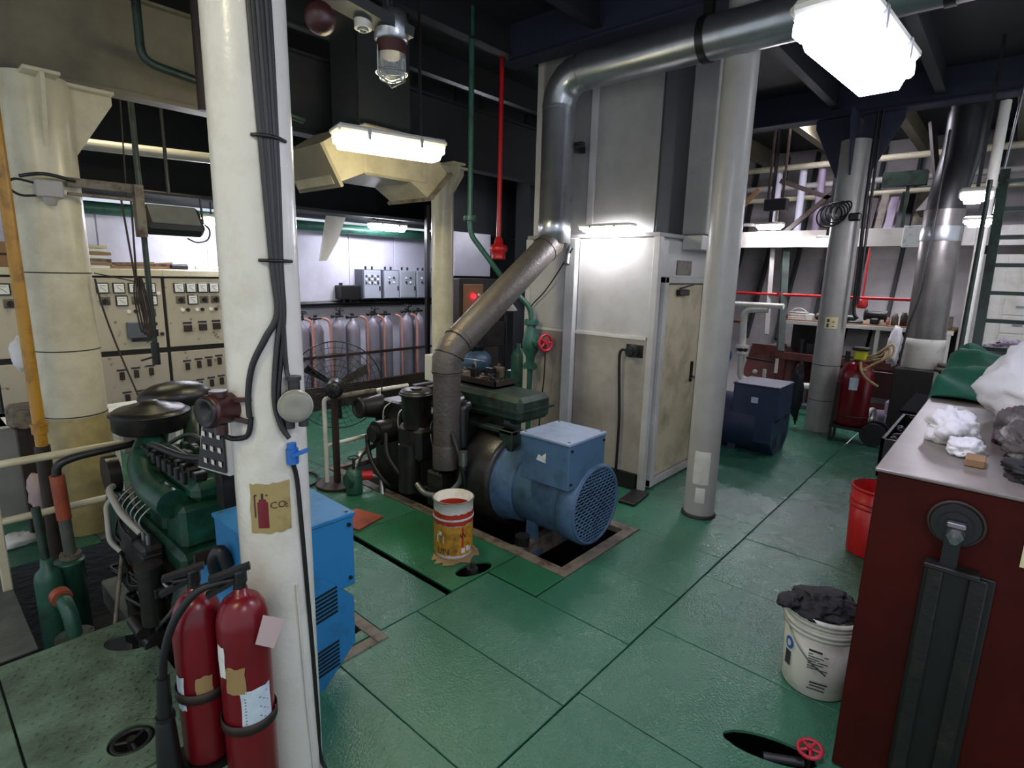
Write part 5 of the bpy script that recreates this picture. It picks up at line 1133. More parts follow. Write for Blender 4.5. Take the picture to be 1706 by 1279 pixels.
for i in range(9):
    x = 4.12+i*.16; h = .08+random.random()*.18
    top('bench_part', MB().box(x, x+.09, 4.97, 5.11, .66, .66+h, .01).cyl((x+.045, 5.04, .66+h), (x+.045, 5.04, .66+h+.04), .02, n=8), ['cardboard', 'wood', 'steel_dark', 'dark_brown', 'coaming', 'steel_dark', 'wood', 'black_oily', 'coaming'][i], ['first', 'second', 'third', 'fourth', 'fifth', 'sixth', 'seventh', 'eighth', 'last'][i]+' machine part from the left on the dark bench behind the middle engine', 'machine part', 'parts on the dark bench')
# rusty paint drum
top('chart_table', MB().box(1.24, 1.85, 5.95, 6.35, .74, .77, .004).box(1.27, 1.31, 5.98, 6.3, 0, .74).box(1.78, 1.82, 5.98, 6.3, 0, .74), 'paper', 'white topped table behind the green engine air filter', 'table')
t = thing('paint_drum', 'rusty open paint drum with yellow and red print', 'bucket', (2.68, 2.92, 0))
cx, cy = 2.68, 2.92; r = .148
part('shell', MB().lathe([(0, .012), (r*.93, .012), (r*.93, .0), (r*.95, .0), (r*.97, .02), (r, .30), (r+.006, .305), (r+.006, .315), (r, .32), (r, .43), (r+.007, .435), (r+.007, .447), (r-.004, .447), (r-.006, .02), (0, .02)], (cx, cy, 0), n=40), 'white_plastic', t)
part('residue', MB().lathe([(r-.008, .06), (r-.007, .37)], (cx, cy, 0), n=40).cyl((cx, cy, .05), (cx, cy, .06), r-.008, n=32), 'label_red', t)
part('rim', MB().torus((cx, cy, .443), (0, 0, 1), r+.003, .006, 40, 6), 'coaming', t)
TB = math.atan2(-.675, .737)
part('upper_print', wrap(grid2d(-.24, .24, .27, .36, 24, .0015, .006, 5), cx, cy, r, TB, 0), 'label_red', t)
part('lower_print', wrap(grid2d(-.24, .24, .035, .262, 24, .0012, .006, 6), cx, cy, r*.99, TB, 0), 'label_yellow', t)
part('diamond', wrap(MB().add([(.07, .09, .003), (.14, .17, .003), (.07, .26, .003), (.0, .17, .003)], [(0, 1, 2, 3)]), cx, cy, r*.99, TB, 0), 'label_red', t)
part('diamond_mark', wrap(text_mb('W', .06, (.045, .17, .004), (1, 0, 0), (0, 1, 0)), cx, cy, r*.99, TB, 0), 'maroon', t)
part('lettering', wrap(text_mb('UN', .07, (-.13, .045, .003), (1, 0, 0), (0, 1, 0)), cx, cy, r*.99, TB, 0), 'ink', t)
part('blotch', wrap(rects2d([(-.135, -.07, .13, .19), (-.12, -.09, .19, .22), (.06, .09, .05, .09), (.1, .125, .06, .1), (.13, .15, .05, .085)], .003), cx, cy, r*.99, TB, 0), 'paper', t, kind='stuff')
mb = MB(); k = 26
mb.add([(cx-.02+math.cos(2*PI*i/k)*(.19+.03*math.sin(3*i)), cy-.05+math.sin(2*PI*i/k)*(.15+.03*math.sin(2*i+1)), .0045) for i in range(k)], [list(range(k))])
part('spilled_paint', mb, 'paper_brown', t)
# bolt standing in the deck hole
t = thing('deck_bolt', 'dark sounding pipe cap in the hole in front of the drum', 'pipe cap', (2.58, 2.6, -.5))
part('pipe', MB().cyl((2.57, 2.60, -.55), (2.57, 2.60, -.02), .03, n=12), 'steel_dark', t)
part('cap', MB().cyl((2.57, 2.60, -.02), (2.57, 2.60, .03), .042, n=10).cyl((2.57, 2.60, .03), (2.57, 2.60, .07), .015, n=8), 'steel_dark', t)
top('deck_offcut', MB().box(4.40, 4.76, 2.36, 2.52, .003, .03, .004, R=Matrix.Rotation(.1, 3, 'Z')), 'steel_dark', 'dark flat plate on the deck at the cabin corner', 'plate')

# ================================================================== RIGHT FOREGROUND
t = thing('red_cabinet', 'tall dark red steel cabinet with worn top at the right edge', 'cabinet', (3.4, -.35, 0))
part('body', MB().box(2.55, 4.55, -1.2, .30, 0, 1.365, .006), 'red_cabinet', t)
part('top_plate', MB().box(2.54, 4.56, -1.2, .31, 1.365, 1.38, .004), 'cabinet_top', t)
lv = part('lever_boss', MB().cyl((2.552, .035, 1.235), (2.515, .035, 1.235), .085, .075, 28).cyl((2.515, .035, 1.235), (2.505, .035, 1.235), .05, n=20), 'black_paint', t)
part('boss_rim', MB().torus((2.53, .035, 1.235), (1, 0, 0), .082, .006, 28, 6), 'dark_brown', lv)
part('nut', MB().cyl((2.505, .03, 1.215), (2.455, .03, 1.21), .028, .026, 6).cyl((2.455, .03, 1.21), (2.42, .03, 1.205), .014, n=10).box(2.47, 2.50, .005, .06, 1.235, 1.255, .004), 'steel', lv)
part('lever_shaft', MB().box(2.50, 2.53, .01, .06, 1.06, 1.2), 'black_paint', lv)
ch = part('slide_channel', MB().box(2.535, 2.552, -.105, .105, .02, 1.055, .004), 'black_paint', t)
part('channel_rail', MB().box(2.515, 2.54, .045, .095, .02, 1.05, .005), 'black_oily', ch)
part('channel_rail', MB().box(2.515, 2.54, -.085, -.03, .02, 1.05, .005), 'black_oily', ch)
part('stop_plate', MB().box(2.48, 2.55, -.06, .105, 1.055, 1.075, .004), 'steel_dark', ch)
part('label_plate', MB().box(2.546, 2.55, -.20, -.155, 1.13, 1.25), 'sign_cream', t)
top('rag', rest(MB().cloth((3.26, .12, 1.44), (.16, .11, .10), 40, 28, 11, .3, 2.0).cloth((3.04, .06, 1.41), (.12, .07, .05), 34, 22, 12, .3, 2.0), 1.381), 'cloth_white', 'white crumpled rag on the red cabinet top', 'rag')
top('rag', rest(MB().cloth((3.12, -.20, 1.45), (.24, .15, .10), 44, 30, 21, .32, 2.2).cloth((3.34, -.10, 1.47), (.13, .09, .11), 36, 24, 22, .32, 2.0), 1.381), 'cloth_grey', 'dirty grey rag heap on the red cabinet top', 'rag')
top('rag', rest(MB().cloth((2.80, -.18, 1.41), (.14, .13, .06), 36, 24, 31, .45, 2.4), 1.381), 'cloth_black', 'black oily rag at the front edge of the red cabinet', 'rag')
top('gasket_strip', MB().box(3.36, 3.62, -.30, -.02, 1.383, 1.40, .004).box(3.4, 3.6, -.28, -.05, 1.40, 1.52, .01), 'red_brown', 'reddish brown folded strip under the white sack', 'strip')
top('wood_block', MB().box(2.83, 2.93, -.015, .05, 1.381, 1.415, .004), 'cardboard', 'small brown wooden block beside the black rag', 'block')
# white sack
mb = rest(MB().cloth((4.02, -.28, 1.57), (.40, .36, .26), 64, 44, 41, .17, 1.5), 1.383)
top('sack', mb, 'cloth_white', 'big white cloth sack lying on the bench by the green tarpaulin', 'sack')
# long bench behind
t = thing('long_bench', 'long grey topped bench running on behind the red cabinet', 'bench', (6.6, -.4, 0))
part('bench_top', MB().box(4.57, 8.2, -1.1, .30, 1.33, 1.38, .006), 'plate_grey', t)
part('front_board', MB().box(4.6, 8.15, .20, .27, .0, 1.33), 'black_gap', t)
# tarpaulin: folds draped over the bench edge
def drape(x0, x1, y0, y1, zt, edge, amp, seed, n=44, m=30, th=.02):
    mb = MB(); up = []; lo = []
    for j in range(m+1):
        for i in range(n+1):
            u_ = i/n; v_ = j/m; x = x0+(x1-x0)*u_; y = y0+(y1-y0)*v_
            fade = min(1, 6*min(u_, 1-u_, v_+.05, 1.02-v_)+.1)
            f = .9*(1-2.4*abs(mnoise.noise(V(x*.9+seed, y*2.6-x*1.5, seed))))+.8*(1-2.6*abs(mnoise.noise(V(x*2.2-y*3.4, y*3+seed, 1.7))))
            z = zt+.022+min(1, fade)*amp*max(.02, .35+.6*f)
            x += .10*mnoise.noise(V(y*3, seed, x)); 
            if y > edge: z -= (y-edge)*2.4; y = edge+(y-edge)*.45
            up.append((x, y, z)); lo.append((x, y, z-th))
    k = (n+1)*(m+1); fs_ = []
    for j in range(m):
        for i in range(n):
            a = j*(n+1)+i; fs_ += [(a, a+1, a+n+2, a+n+1), (k+a, k+a+n+1, k+a+n+2, k+a+1)]
    for i in range(n): fs_ += [(i, k+i, k+i+1, i+1), (m*(n+1)+i, m*(n+1)+i+1, k+m*(n+1)+i+1, k+m*(n+1)+i)]
    for j in range(m): a = j*(n+1); b = a+n+1; fs_ += [(a, b, k+b, k+a), (a+n, k+a+n, k+b+n, b+n)]
    return mb.add(up+lo, fs_, True)
top('tarpaulin', drape(4.35, 6.6, -.95, .42, 1.385, .30, .17, 2.3, 90, 56), 'cloth_green', 'crumpled dark green tarpaulin spread over the long bench', 'tarpaulin')
top('rag', rest(MB().cloth((7.75, -.05, 1.44), (.34, .32, .12), 40, 26, 51, .5, 2.6), 1.381), 'purple_grey', 'purplish rag heap at the far end of the long bench', 'rag')
# crates between bench and deck
t = thing('plastic_crate', 'black open crate hooked at the side of the red cabinet', 'crate', (4.6, .46, 0))
part('body', MB().box(4.66, 4.68, .33, .56, .72, 1.0).box(5.70, 5.72, .33, .56, .72, 1.0).box(4.66, 5.72, .33, .35, .72, 1.0).box(4.66, 5.72, .54, .56, .72, 1.0).box(4.66, 5.72, .33, .56, .72, .74), 'black_paint', t)
mb = MB()
for i in range(26): mb.ell((4.72+random.random()*.94, .38+random.random()*.13, .95+random.random()*.04), (.035, .03, .025), 8, 6)
part('content', mb, 'black_oily', t, kind='stuff')
part('stand', MB().box(5.15, 5.7, .34, .54, 0, .72, .01), 'black_paint', t)
top('steel_drawer', MB().box(5.85, 6.9, .34, .56, .0, .98, .01).box(5.85, 6.9, .32, .60, .98, 1.0), 'black_matte', 'black steel locker behind the crate beside the long bench', 'locker')
# buckets
def bucket(label, name, cx, cy, r0, r1, h, mat, lip):
    t = thing(name, label, 'bucket', (cx, cy, .004))
    part('shell', MB().lathe([(0, .004), (r0, .004), (r0+.004, .012), (r1, h), (r1-.004, h), (r0-.004, .016), (0, .016)], (cx, cy, 0), n=40), mat, t)
    for z in lip: part('lip', MB().lathe([(r0+(r1-r0)*z/h, z-.012), (r0+(r1-r0)*z/h+.009, z-.010), (r0+(r1-r0)*z/h+.009, z+.008), (r0+(r1-r0)*z/h, z+.012)], (cx, cy, 0), n=40), mat, t)
    return t
rb = bucket('red plastic bucket on the deck beside the cabinet', 'plastic_bucket', 4.95, .56, .155, .175, .55, 'red_bucket', (.54, .44, .40))
part('wire_handle', MB().tube(smooth_path([(4.78, .59, .44), (4.775, .53, .36), (4.80, .45, .30), (4.88, .39, .30)]), .005, 6), 'steel', rb)
wbk = bucket('white plastic bucket stuffed with a black rag', 'plastic_bucket', 3.06, .495, .152, .178, .45, 'white_plastic', (.435, .415, .375, .35))
TW = math.atan2(-.98, .15)+.0
part('wire_handle', MB().tube(smooth_path([(2.95, .634, .36), (2.90, .584, .30), (2.885, .504, .22), (2.905, .424, .16)]), .004, 6), 'steel', wbk)
LW = math.atan2(-.986, .165)
part('printed_lines', wrap(rects2d([(-.04, .05-.02*(i % 3), .255-.013*i, .260-.013*i) for i in range(7)]+[(-.04, .02, .272, .284), (-.02, .06, .10, .108), (-.02, .05, .085, .091), (-.03, .05, .065, .071)], .002), 3.06, .495, .170, LW, 0), 'ink', wbk, kind='stuff')
part('logo', wrap(MB().add([(-.148+math.cos(2*PI*i/18)*.028, .25+math.sin(2*PI*i/18)*.034, .003) for i in range(18)], [list(range(18))]), 3.06, .495, .171, LW, 0), 'blue_clamp', wbk)
part('logo_ring', wrap(MB().add([(-.148+math.cos(2*PI*i/18)*.014, .25+math.sin(2*PI*i/18)*.018, .0045) for i in range(18)], [list(range(18))]), 3.06, .495, .171, LW, 0), 'white_plastic', wbk)
part('dark_band', wrap(rects2d([(-.17, -.13, .12, .20)], .003), 3.06, .495, .166, LW, 0), 'ink', wbk)
top('rag', MB().cloth((3.07, .495, .455), (.175, .165, .06), 54, 34, 61, .35, 1.9).cloth((2.95, .63, .475), (.10, .06, .025), 34, 20, 62, .4, 1.8), 'cloth_black', 'black rag stuffed into the white bucket', 'rag')
# slot in the deck with pipe and red wheel
t = thing('deck_valve', 'small red handwheel at the slot in the deck', 'valve', (2.5, .42, -.3))
part('handwheel', handwheel((2.53, .385, .03), (-.2, .1, 1), .048, .010, 5), 'valve_red', t)
part('spindle', MB().cyl((2.53, .385, -.55), (2.53, .385, .03), .012, n=8).cyl((2.44, .55, -.06), (2.52, .40, -.05), .022, n=10), 'steel_dark', t)

# ================================================================== FAR RIGHT
# wheeled extinguisher
t = thing('wheeled_extinguisher', 'big red wheeled extinguisher with yellow head beside the grey pillar', 'extinguisher', (8.45, 1.42, 0))
cx, cy = 8.45, 1.40
part('tank', MB().lathe([(0, .22), (.17, .22), (.205, .27), (.205, .86), (.19, .95), (.13, 1.03), (.05, 1.07), (0, 1.07)], (cx, cy, 0), n=32), 'red_ext', t)
part('head', MB().box(cx-.06, cx+.08, cy-.09, cy+.05, 1.09, 1.22, .02), 'yellow', t)
part('head_cap', MB().box(cx-.09, cx+.1, cy-.12, cy+.08, 1.22, 1.26, .02).cyl((cx, cy, 1.04), (cx, cy, 1.1), .05, n=12).cyl((cx-.05, cy+.12, 1.06), (cx-.05, cy+.12, 1.2), .03, n=10), 'black_paint', t)
part('label', wrap(grid2d(-.05, .05, .72, .88, 6, .003, .003, 9), cx, cy, .205, math.atan2(-.98, .2)-.1, 0), 'paper_blue', t)
part('band', MB().torus((cx, cy, .36), (0, 0, 1), .207, .008, 32, 6), 'steel_dark', t)
mb = MB()
for k in range(3): mb.tube(smooth_path([(cx-.02, cy-.05, 1.12-.02*k), (cx-.02+.03*k, cy-.20-.03*k, 1.20-.03*k), (cx+.02, cy-.34+.03*k, 1.33-.05*k), (cx-.03-.03*k, cy-.36+.04*k, 1.20-.03*k), (cx-.10, cy-.20+.03*k, 1.08-.03*k), (cx-.18, cy-.08-.02*k, .98)]), .013, 8)
mb.tube(smooth_path([(cx-.12, cy-.05, 1.08), (cx-.2, cy-.08, .98), (cx-.2, cy-.16, .88), (cx-.16, cy-.28, .80)]), .018, 8)
part('hose', mb, 'paper_brown', t)
for s in (-1, 1): part('wheel', MB().cyl((cx+s*.12-.02, cy-.30, .155), (cx+s*.12+.04, cy-.30, .155), .15, n=24), 'rubber', t)
part('cart_frame', MB().bar((cx-.12, cy-.28, .16), (cx-.14, cy+.2, .22), .03, .03).bar((cx+.12, cy-.28, .16), (cx+.12, cy+.2, .22), .03, .03).bar((cx-.18, cy+.18, .0), (cx-.18, cy+.16, .8), .03, .03).bar((cx+.1, cy+.18, .0), (cx+.1, cy+.16, .8), .03, .03).box(cx-.18, cx+.15, cy-.2, cy+.2, .18, .22), 'black_paint', t)
top('black_coat', MB().cloth((8.60, 2.12, .52), (.06, .09, .45), 28, 24, 71, .3, 2.2), 'cloth_black', 'black cloth hanging on the left side of the grey pillar', 'cloth')
st = thing('sticker', 'small yellow safety sticker on the grey pillar', 'sticker', (8.57, 1.8, 1.5))
TP = math.atan2(-.978, -.21+.42)
part('sheet', wrap(grid2d(-.09, .07, 1.46, 1.62, 6, .003, 0, 1), 8.75, 1.83, .175, TP, 0), 'sign_cream', st)
part('symbol', wrap(rects2d([(-.06, -.03, 1.55, 1.59), (-.06, -.035, 1.48, 1.53), (.0, .03, 1.55, 1.56), (.0, .03, 1.49, 1.50)], .005), 8.75, 1.83, .175, TP, 0), 'maroon', st)
t = thing('cable_coil', 'coil of black cable hooked on the grey pillar', 'cable', (8.55, 1.9, 2.95))
mb = MB()
for k in range(5): mb.torus((8.50, 1.82+.04*k, 3.02-.02*k), (1, .3*(k-2), .25*(k-2)), .11+.01*k, .010, 20, 5)
part('coil', mb, 'rubber', t); part('plug', MB().box(8.40, 8.5, 1.60, 1.74, 2.86, 2.96, .02), 'black_paint', t)
top('conduit', MB().tube(smooth_path([(8.62, 1.60, 4.2), (8.6, 1.60, 3.2), (8.6, 1.58, 2.4), (8.59, 1.56, 1.75), (8.58, 1.5, 1.62)]), .022, 8).tube(smooth_path([(8.60, 1.55, 4.2), (8.58, 1.54, 3.0), (8.57, 1.52, 1.8)]), .016, 8), 'rubber', 'black cables running down the right side of the grey pillar', 'cables')
# workbench with shelves along the hull
t = thing('workbench', 'white framed workbench with shelf along the hull side', 'workbench', (10.3, 1.7, 0))
part('bench_top', MB().box(9.95, 10.75, .55, 2.85, 1.43, 1.465, .004), 'wood', t)
part('front_edge', MB().box(9.92, 9.95, .55, 2.85, 1.39, 1.45, .004), 'white_paint', t)
for y in (.6, 1.45, 2.25, 2.82): part('leg', MB().box(9.93, 9.98, y-.025, y+.025, .55, 1.40), 'white_paint', t)
part('lower_shelf', MB().box(9.95, 10.75, .55, 2.85, .88, .92, .004), 'red_brown', t)
part('shelf_front', MB().box(9.92, 9.95, .56, 2.95, .80, .92, .004), 'red_brown', t)
part('back_board', MB().box(10.74, 10.76, .55, 2.85, .92, 1.43), 'black_gap', t)
part('support', MB().box(9.95, 10.05, .6, .75, 0, .88), 'red_brown', t); part('support', MB().box(9.95, 10.05, 2.7, 2.85, 0, .88), 'red_brown', t)
top('red_locker', MB().box(9.86, 10.2, .75, 1.45, .38, .78, .008), 'maroon', 'dark red box below the workbench shelf', 'box')
top('red_rail', MB().box(9.85, 9.93, .9, 1.6, .20, .28).box(9.85, 10.2, .9, 1.6, .0, .06), 'red_brown', 'red brown rail under the workbench', 'rail')
t = thing('bilge_pump', 'small lilac grey pump on the deck below the workbench', 'pump', (9.75, 1.1, 0))
part('motor', MB().box(9.60, 9.78, 1.02, 1.18, .16, .42, .05), 'purple_grey', t)
part('pump_head', MB().cyl((9.66, 1.28, .13), (9.74, 1.10, .13), .11, n=18).box(9.56, 9.7, .95, 1.15, .04, .2, .02), 'purple_grey', t)
part('base', MB().box(9.54, 9.8, .95, 1.32, 0, .04), 'black_paint', t)
part('volute', MB().torus((9.64, 1.33, .15), (.3, 1, 0), .09, .03, 18, 8), 'white_paint', t)
# things on the workbench
k = 0
bench_items = [('small white wire basket at the left end of the workbench', 'wire_basket', 'white_plastic', 2.62, .24, .16, .14), ('heap of grey rags beside the wire basket', 'rag', 'cloth_grey', 2.27, .15, .2, .12),
               ('green vice base on the workbench', 'bench_vice', 'green_dark', 1.90, .40, .2, .10), ('dark grinder on the workbench behind the red bell', 'bench_grinder', 'steel_dark', 1.53, .22, .2, .20),
               ('grey can on the workbench right of the grinder', 'tin_can', 'coaming', 1.28, .09, .09, .18), ('brown jar on the workbench beside the grey can', 'jar', 'dark_brown', 1.17, .09, .09, .20),
               ('pinkish grey jug on the workbench near the silver trunk', 'jug', 'purple_grey', 1.05, .11, .1, .22), ('brown carton at the right end of the workbench', 'carton', 'cardboard', .82, .22, .2, .30)]
for lab, nm, mt, y, wy, wx, h in bench_items:
    x = 10.1
    if nm in ('tin_can', 'jar', 'jug'): mb = MB().lathe([(0, 1.466), (wy/2, 1.466), (wy/2, 1.466+h*.75), (wy/3, 1.466+h*.85), (wy/3, 1.466+h), (0, 1.466+h)], (x, y, 0), n=16)
    elif nm == 'rag': mb = MB().ell((x, y, 1.466+h*.5), (wx*.5, wy*.6, h*.5), 16, 10, .5, 81)
    elif nm == 'wire_basket':
        mb = MB().box(x-.08, x+.08, y-.13, y+.13, 1.466, 1.475)
        for zz in (1.50, 1.54, 1.58): mb.tube([(x-.08, y-.13, zz), (x+.08, y-.13, zz), (x+.08, y+.13, zz), (x-.08, y+.13, zz), (x-.08, y-.13, zz)], .006, 5)
        for q in range(6): mb.cyl((x-.08, y-.13+q*.052, 1.47), (x-.08, y-.13+q*.052, 1.59), .005, n=5)
        mb.tube(smooth_path([(x, y-.13, 1.58), (x, y-.05, 1.64), (x, y+.05, 1.64), (x, y+.13, 1.58)]), .008, 6)
    elif nm == 'carton': mb = MB().box(x-.1, x+.1, y-wy/2, y+wy/2, 1.466, 1.466+h, .004).bar((x-.1, y-wy*.5, 1.466+h), (x-.2, y-.02, 1.466+h+.06), .12, .006)
    elif nm == 'bench_vice': mb = MB().box(x-.1, x+.1, y-.2, y+.2, 1.466, 1.50, .01).box(x-.06, x+.06, y-.12, y+.05, 1.50, 1.58, .02).cyl((x-.14, y-.02, 1.54), (x-.06, y-.02, 1.54), .02, n=8)
    else: mb = MB().box(x-.08, x+.08, y-.06, y+.06, 1.466, 1.56, .02).cyl((x, y-.12, 1.60), (x, y+.12, 1.60), .06, n=16).cyl((x, y-.15, 1.60), (x, y-.12, 1.60), .085, n=18).cyl((x, y+.12, 1.60), (x, y+.15, 1.60), .085, n=18)
    top(nm, mb, mt, lab, nm.replace('_', ' '))
for i, (y, h, w_, m, lab) in enumerate([(2.43, .10, .09, 'paper', 'white paper box between basket and rags on the workbench'), (2.15, .16, .07, 'steel_dark', 'dark bottle left of the green vice'), (2.80, .07, .08, 'red_brown', 'reddish block at the left end of the workbench'), (1.353, .12, .05, 'copper_pink', 'pink cup between grinder and grey can'), (.64, .18, .10, 'coaming', 'tan tin at the right end of the workbench')]):
    mb = MB().box(10.0, 10.14, y-w_/2, y+w_/2, 1.466, 1.466+h, .006) if i % 2 == 0 else MB().lathe([(0, 1.466), (w_/2, 1.466), (w_/2, 1.466+h*.7), (w_/4, 1.466+h*.85), (w_/4, 1.466+h), (0, 1.466+h)], (10.02, y, 0), n=12)
    top('bench_item', mb, m, lab, 'bench item')
t = thing('sprinkler_bell', 'small red bell hanging on a pipe over the workbench', 'sprinkler', (10.0, 1.72, 1.72))
part('bell', MB().lathe([(.02, 1.86), (.07, 1.84), (.085, 1.74), (.06, 1.70), (.0, 1.70)], (10.0, 1.72, 0), n=16), 'red_paint', t)
part('stem', MB().cyl((10.0, 1.72, 1.85), (10.0, 1.72, 2.6), .014, n=8), 'red_paint', t)
top('fire_main', MB().cyl((9.9, 4.6, 1.86), (9.9, .75, 1.86), .022, n=12).cyl((9.9, .75, 1.86), (11.2, .75, 1.86), .022, n=10).cyl((9.9, 2.9, 1.82), (9.9, 2.9, 1.90), .035, n=10), 'red_paint', 'thin red fire main running across above the workbench', 'pipe')
top('fire_main', MB().cyl((9.85, 5.2, 1.38), (9.85, 3.45, 1.38), .026, n=10).cyl((9.85, 4.6, .0), (9.85, 4.6, 1.38), .026, n=10), 'orange', 'orange red pipe end left of the white pipes', 'pipe')
for i, (y, m, lab) in enumerate([(.85, 'black_paint', 'black crate on the shelf under the workbench'), (1.25, 'cloth_grey', 'grey bundle on the shelf under the workbench'), (2.5, 'steel_dark', 'dark machine part at the left of the shelf')]):
    mb = MB().box(10.0, 10.4, y-.16, y+.16, .92, 1.08, .01) if i != 1 else MB().ell((10.15, y, 1.0), (.15, .18, .08), 16, 10, .4, 91)
    if i == 2: mb = MB().cyl((10.05, y, .92), (10.05, y, 1.15), .05, n=12).box(10.0, 10.1, y-.2, y-.08, .92, 1.1, .01)
    top('shelf_item', mb, m, lab, 'shelf item')
for i in range(3): top('light_sheet', MB().bar((10.2+.02*i, 2.15-i*.35, .925), (10.55, 2.15-i*.35, 1.38), .30, .01, (1, 0, -1)), 'wall_grey', ['left', 'middle', 'right'][i]+' pale sheet leaning on the shelf under the workbench', 'sheet', 'pale sheets under the workbench')
# white water pipes left of the pillar
t = thing('ballast_pipe', 'white bent water pipe with flanges left of the grey pillar', 'pipe', (9.6, 3.2, 0))
part('upper_run', MB().cyl((9.6, 4.2, 1.68), (9.6, 2.72, 1.68), .045, n=14), 'white_paint', t)
part('drop', MB().tube(fillet([(9.6, 2.95, 1.62), (9.6, 3.33, 1.60), (9.6, 3.30, 1.0)], .12), .055, 14), 'white_paint', t)
part('flange', flange(MB(), (9.6, 3.30, .98), (0, 0, 1), .11, .02), 'white_paint', t)
part('flange', flange(MB(), (9.6, 3.30, .88), (0, 0, 1), .11, .02), 'white_paint', t)
part('valve_disc', MB().cyl((9.6, 3.3, .90), (9.6, 3.3, .96), .09, n=14).bar((9.58, 3.2, .80), (9.56, 2.75, .78), .05, .03), 'black_paint', t)
part('lower_run', MB().tube(fillet([(9.6, 3.30, .86), (9.6, 3.28, .42), (9.6, 2.2, .46)], .12), .05, 14), 'white_paint', t)
part('branch', MB().cyl((9.6, 2.9, .45), (9.6, 2.9, .64), .03, n=10).ell((9.6, 3.05, .58), (.04, .04, .04), 10, 8).tube(fillet([(9.6, 2.4, .46), (9.6, 2.36, .3), (9.6, 2.4, .05)], .06), .035, 10), 'white_paint', t)
t = thing('circulating_pump', 'bright blue pump behind the white cabin pillar', 'pump', (9.4, 3.62, 0))
part('motor', MB().lathe([(0, -.18), (.11, -.17), (.13, -.1), (.13, .14), (.08, .18), (0, .18)], (9.45, 3.62, .82), (.3, 1, 0), 20), 'blue_clamp', t)
part('stand', MB().box(9.32, 9.56, 3.48, 3.76, 0, .70, .02), 'steel_dark', t)
top('dark_brace', MB().bar((9.7, 2.72, .95), (10.15, 2.95, 2.62), .10, .12), 'green_dark', 'dark slanting frame rising left of the workbench to the walkway', 'frame')
top('pale_brace', MB().bar((9.75, 2.98, 1.2), (10.12, 3.15, 2.62), .07, .05), 'pillar_grey', 'pale slanting strip beside the dark slanting frame', 'frame')
t = thing('white_cabinet', 'white upright pipe casing at the far left of the hull side', 'cabinet', (10.6, 4.3, 0))
part('body', MB().box(10.1, 10.4, 4.1, 4.5, .5, 2.5, .01), 'white_paint', t); part('foot', MB().box(10.12, 10.32, 4.15, 4.45, 0, .5), 'plate_grey', t)
part('strip', MB().box(10.09, 10.1, 4.28, 4.32, .5, 2.5), 'wall_grey', t)
# dark exhaust trunk on a black box
t = thing('exhaust_pipe', 'wide grey exhaust trunk with white wrapped foot', 'pipe', (9.0, .78, .95))
part('trunk', MB().cyl((9.0, .78, 1.05), (9.0, .80, 3.0), .215, n=32), 'trunk_grey', t)
part('foot_wrap', MB().lathe([(.222, 1.02), (.226, 1.03), (.226, 1.30), (.23, 1.31), (.23, 1.38), (.222, 1.40)], (9.0, .78, 0), n=32), 'white_plastic', t)
part('sleeve', MB().lathe([(.218, 2.62), (.222, 2.63), (.222, 2.78), (.218, 2.8)], (9.0, .80, 0), n=32), 'lagging', t)
part('upper_bend', MB().tube(fillet([(9.0, .8, 2.98), (9.0, .79, 3.25), (9.12, .74, 3.7), (9.12, .74, 4.6)], .2), .2, 24), 'black_paint', t)
t = thing('black_chest', 'black steel chest carrying the exhaust trunk', 'chest', (8.9, .7, 0))
part('body', MB().box(8.64, 9.4, .25, 1.02, 0, 1.02, .01), 'black_gap', t)
part('corner_post', MB().box(8.625, 8.645, .56, .60, .1, 1.02), 'pillar_grey', t)
top('white_cloth', MB().cloth((8.80, 1.08, 1.27), (.07, .09, .25), 26, 20, 95, .35, 2.2), 'cloth_white', 'white cloth hung at the left of the exhaust trunk', 'cloth')
top('rope_heap', MB().torus((8.75, .47, 1.05), (0, 0, 1), .12, .03, 20, 6).torus((8.76, .47, 1.10), (.1, 0, 1), .10, .03, 20, 6), 'coaming', 'coiled brown rope on the black chest', 'rope')
top('upright_pipe', MB().cyl((9.0, .40, 1.02), (9.0, .40, 4.2), .055, n=16), 'white_paint', 'slim white upright pipe right of the exhaust trunk', 'pipe')
top('cable', MB().tube(smooth_path([(8.75, .86, 3.9), (8.74, .86, 2.8), (8.74, .88, 2.0), (8.74, .95, 1.6), (8.72, .98, 1.2), (8.70, .98, 1.04)]), .014, 6), 'rubber', 'black cable hanging down in front of the exhaust trunk', 'cable')
top('support_wire', MB().cyl((8.2, .30, 2.86), (8.2, .22, 4.6), .012, n=6), 'steel', 'thin bright wire beside the paired lamps', 'wire')
# ladder
t = thing('ladder', 'dark green steel ladder leaning at the right edge', 'ladder', (7.0, -.1, 0))
for y0 in (.21, -.38):
    part('stile', MB().bar((6.82, y0-.02, 1.385), (7.17, y0+.02, 3.15), .075, .11, (1, 0, 0)), 'green_dark', t)
for k in range(8):
    z = 1.52+k*.17*1.5
    if z < 3.1: part('rung', MB().box(6.75+(z-1.0)*.192-.05, 6.75+(z-1.0)*.192+.05, -.38, .21, z-.02, z+.015), 'green_dark', t)
part('handrail', MB().tube([(6.65, .30, 1.4), (6.98, .32, 3.05)], .02, 8), 'green_dark', t)
part('foot', MB().box(6.76, 6.88, -.42, .25, 1.381, 1.40), 'green_dark', t)
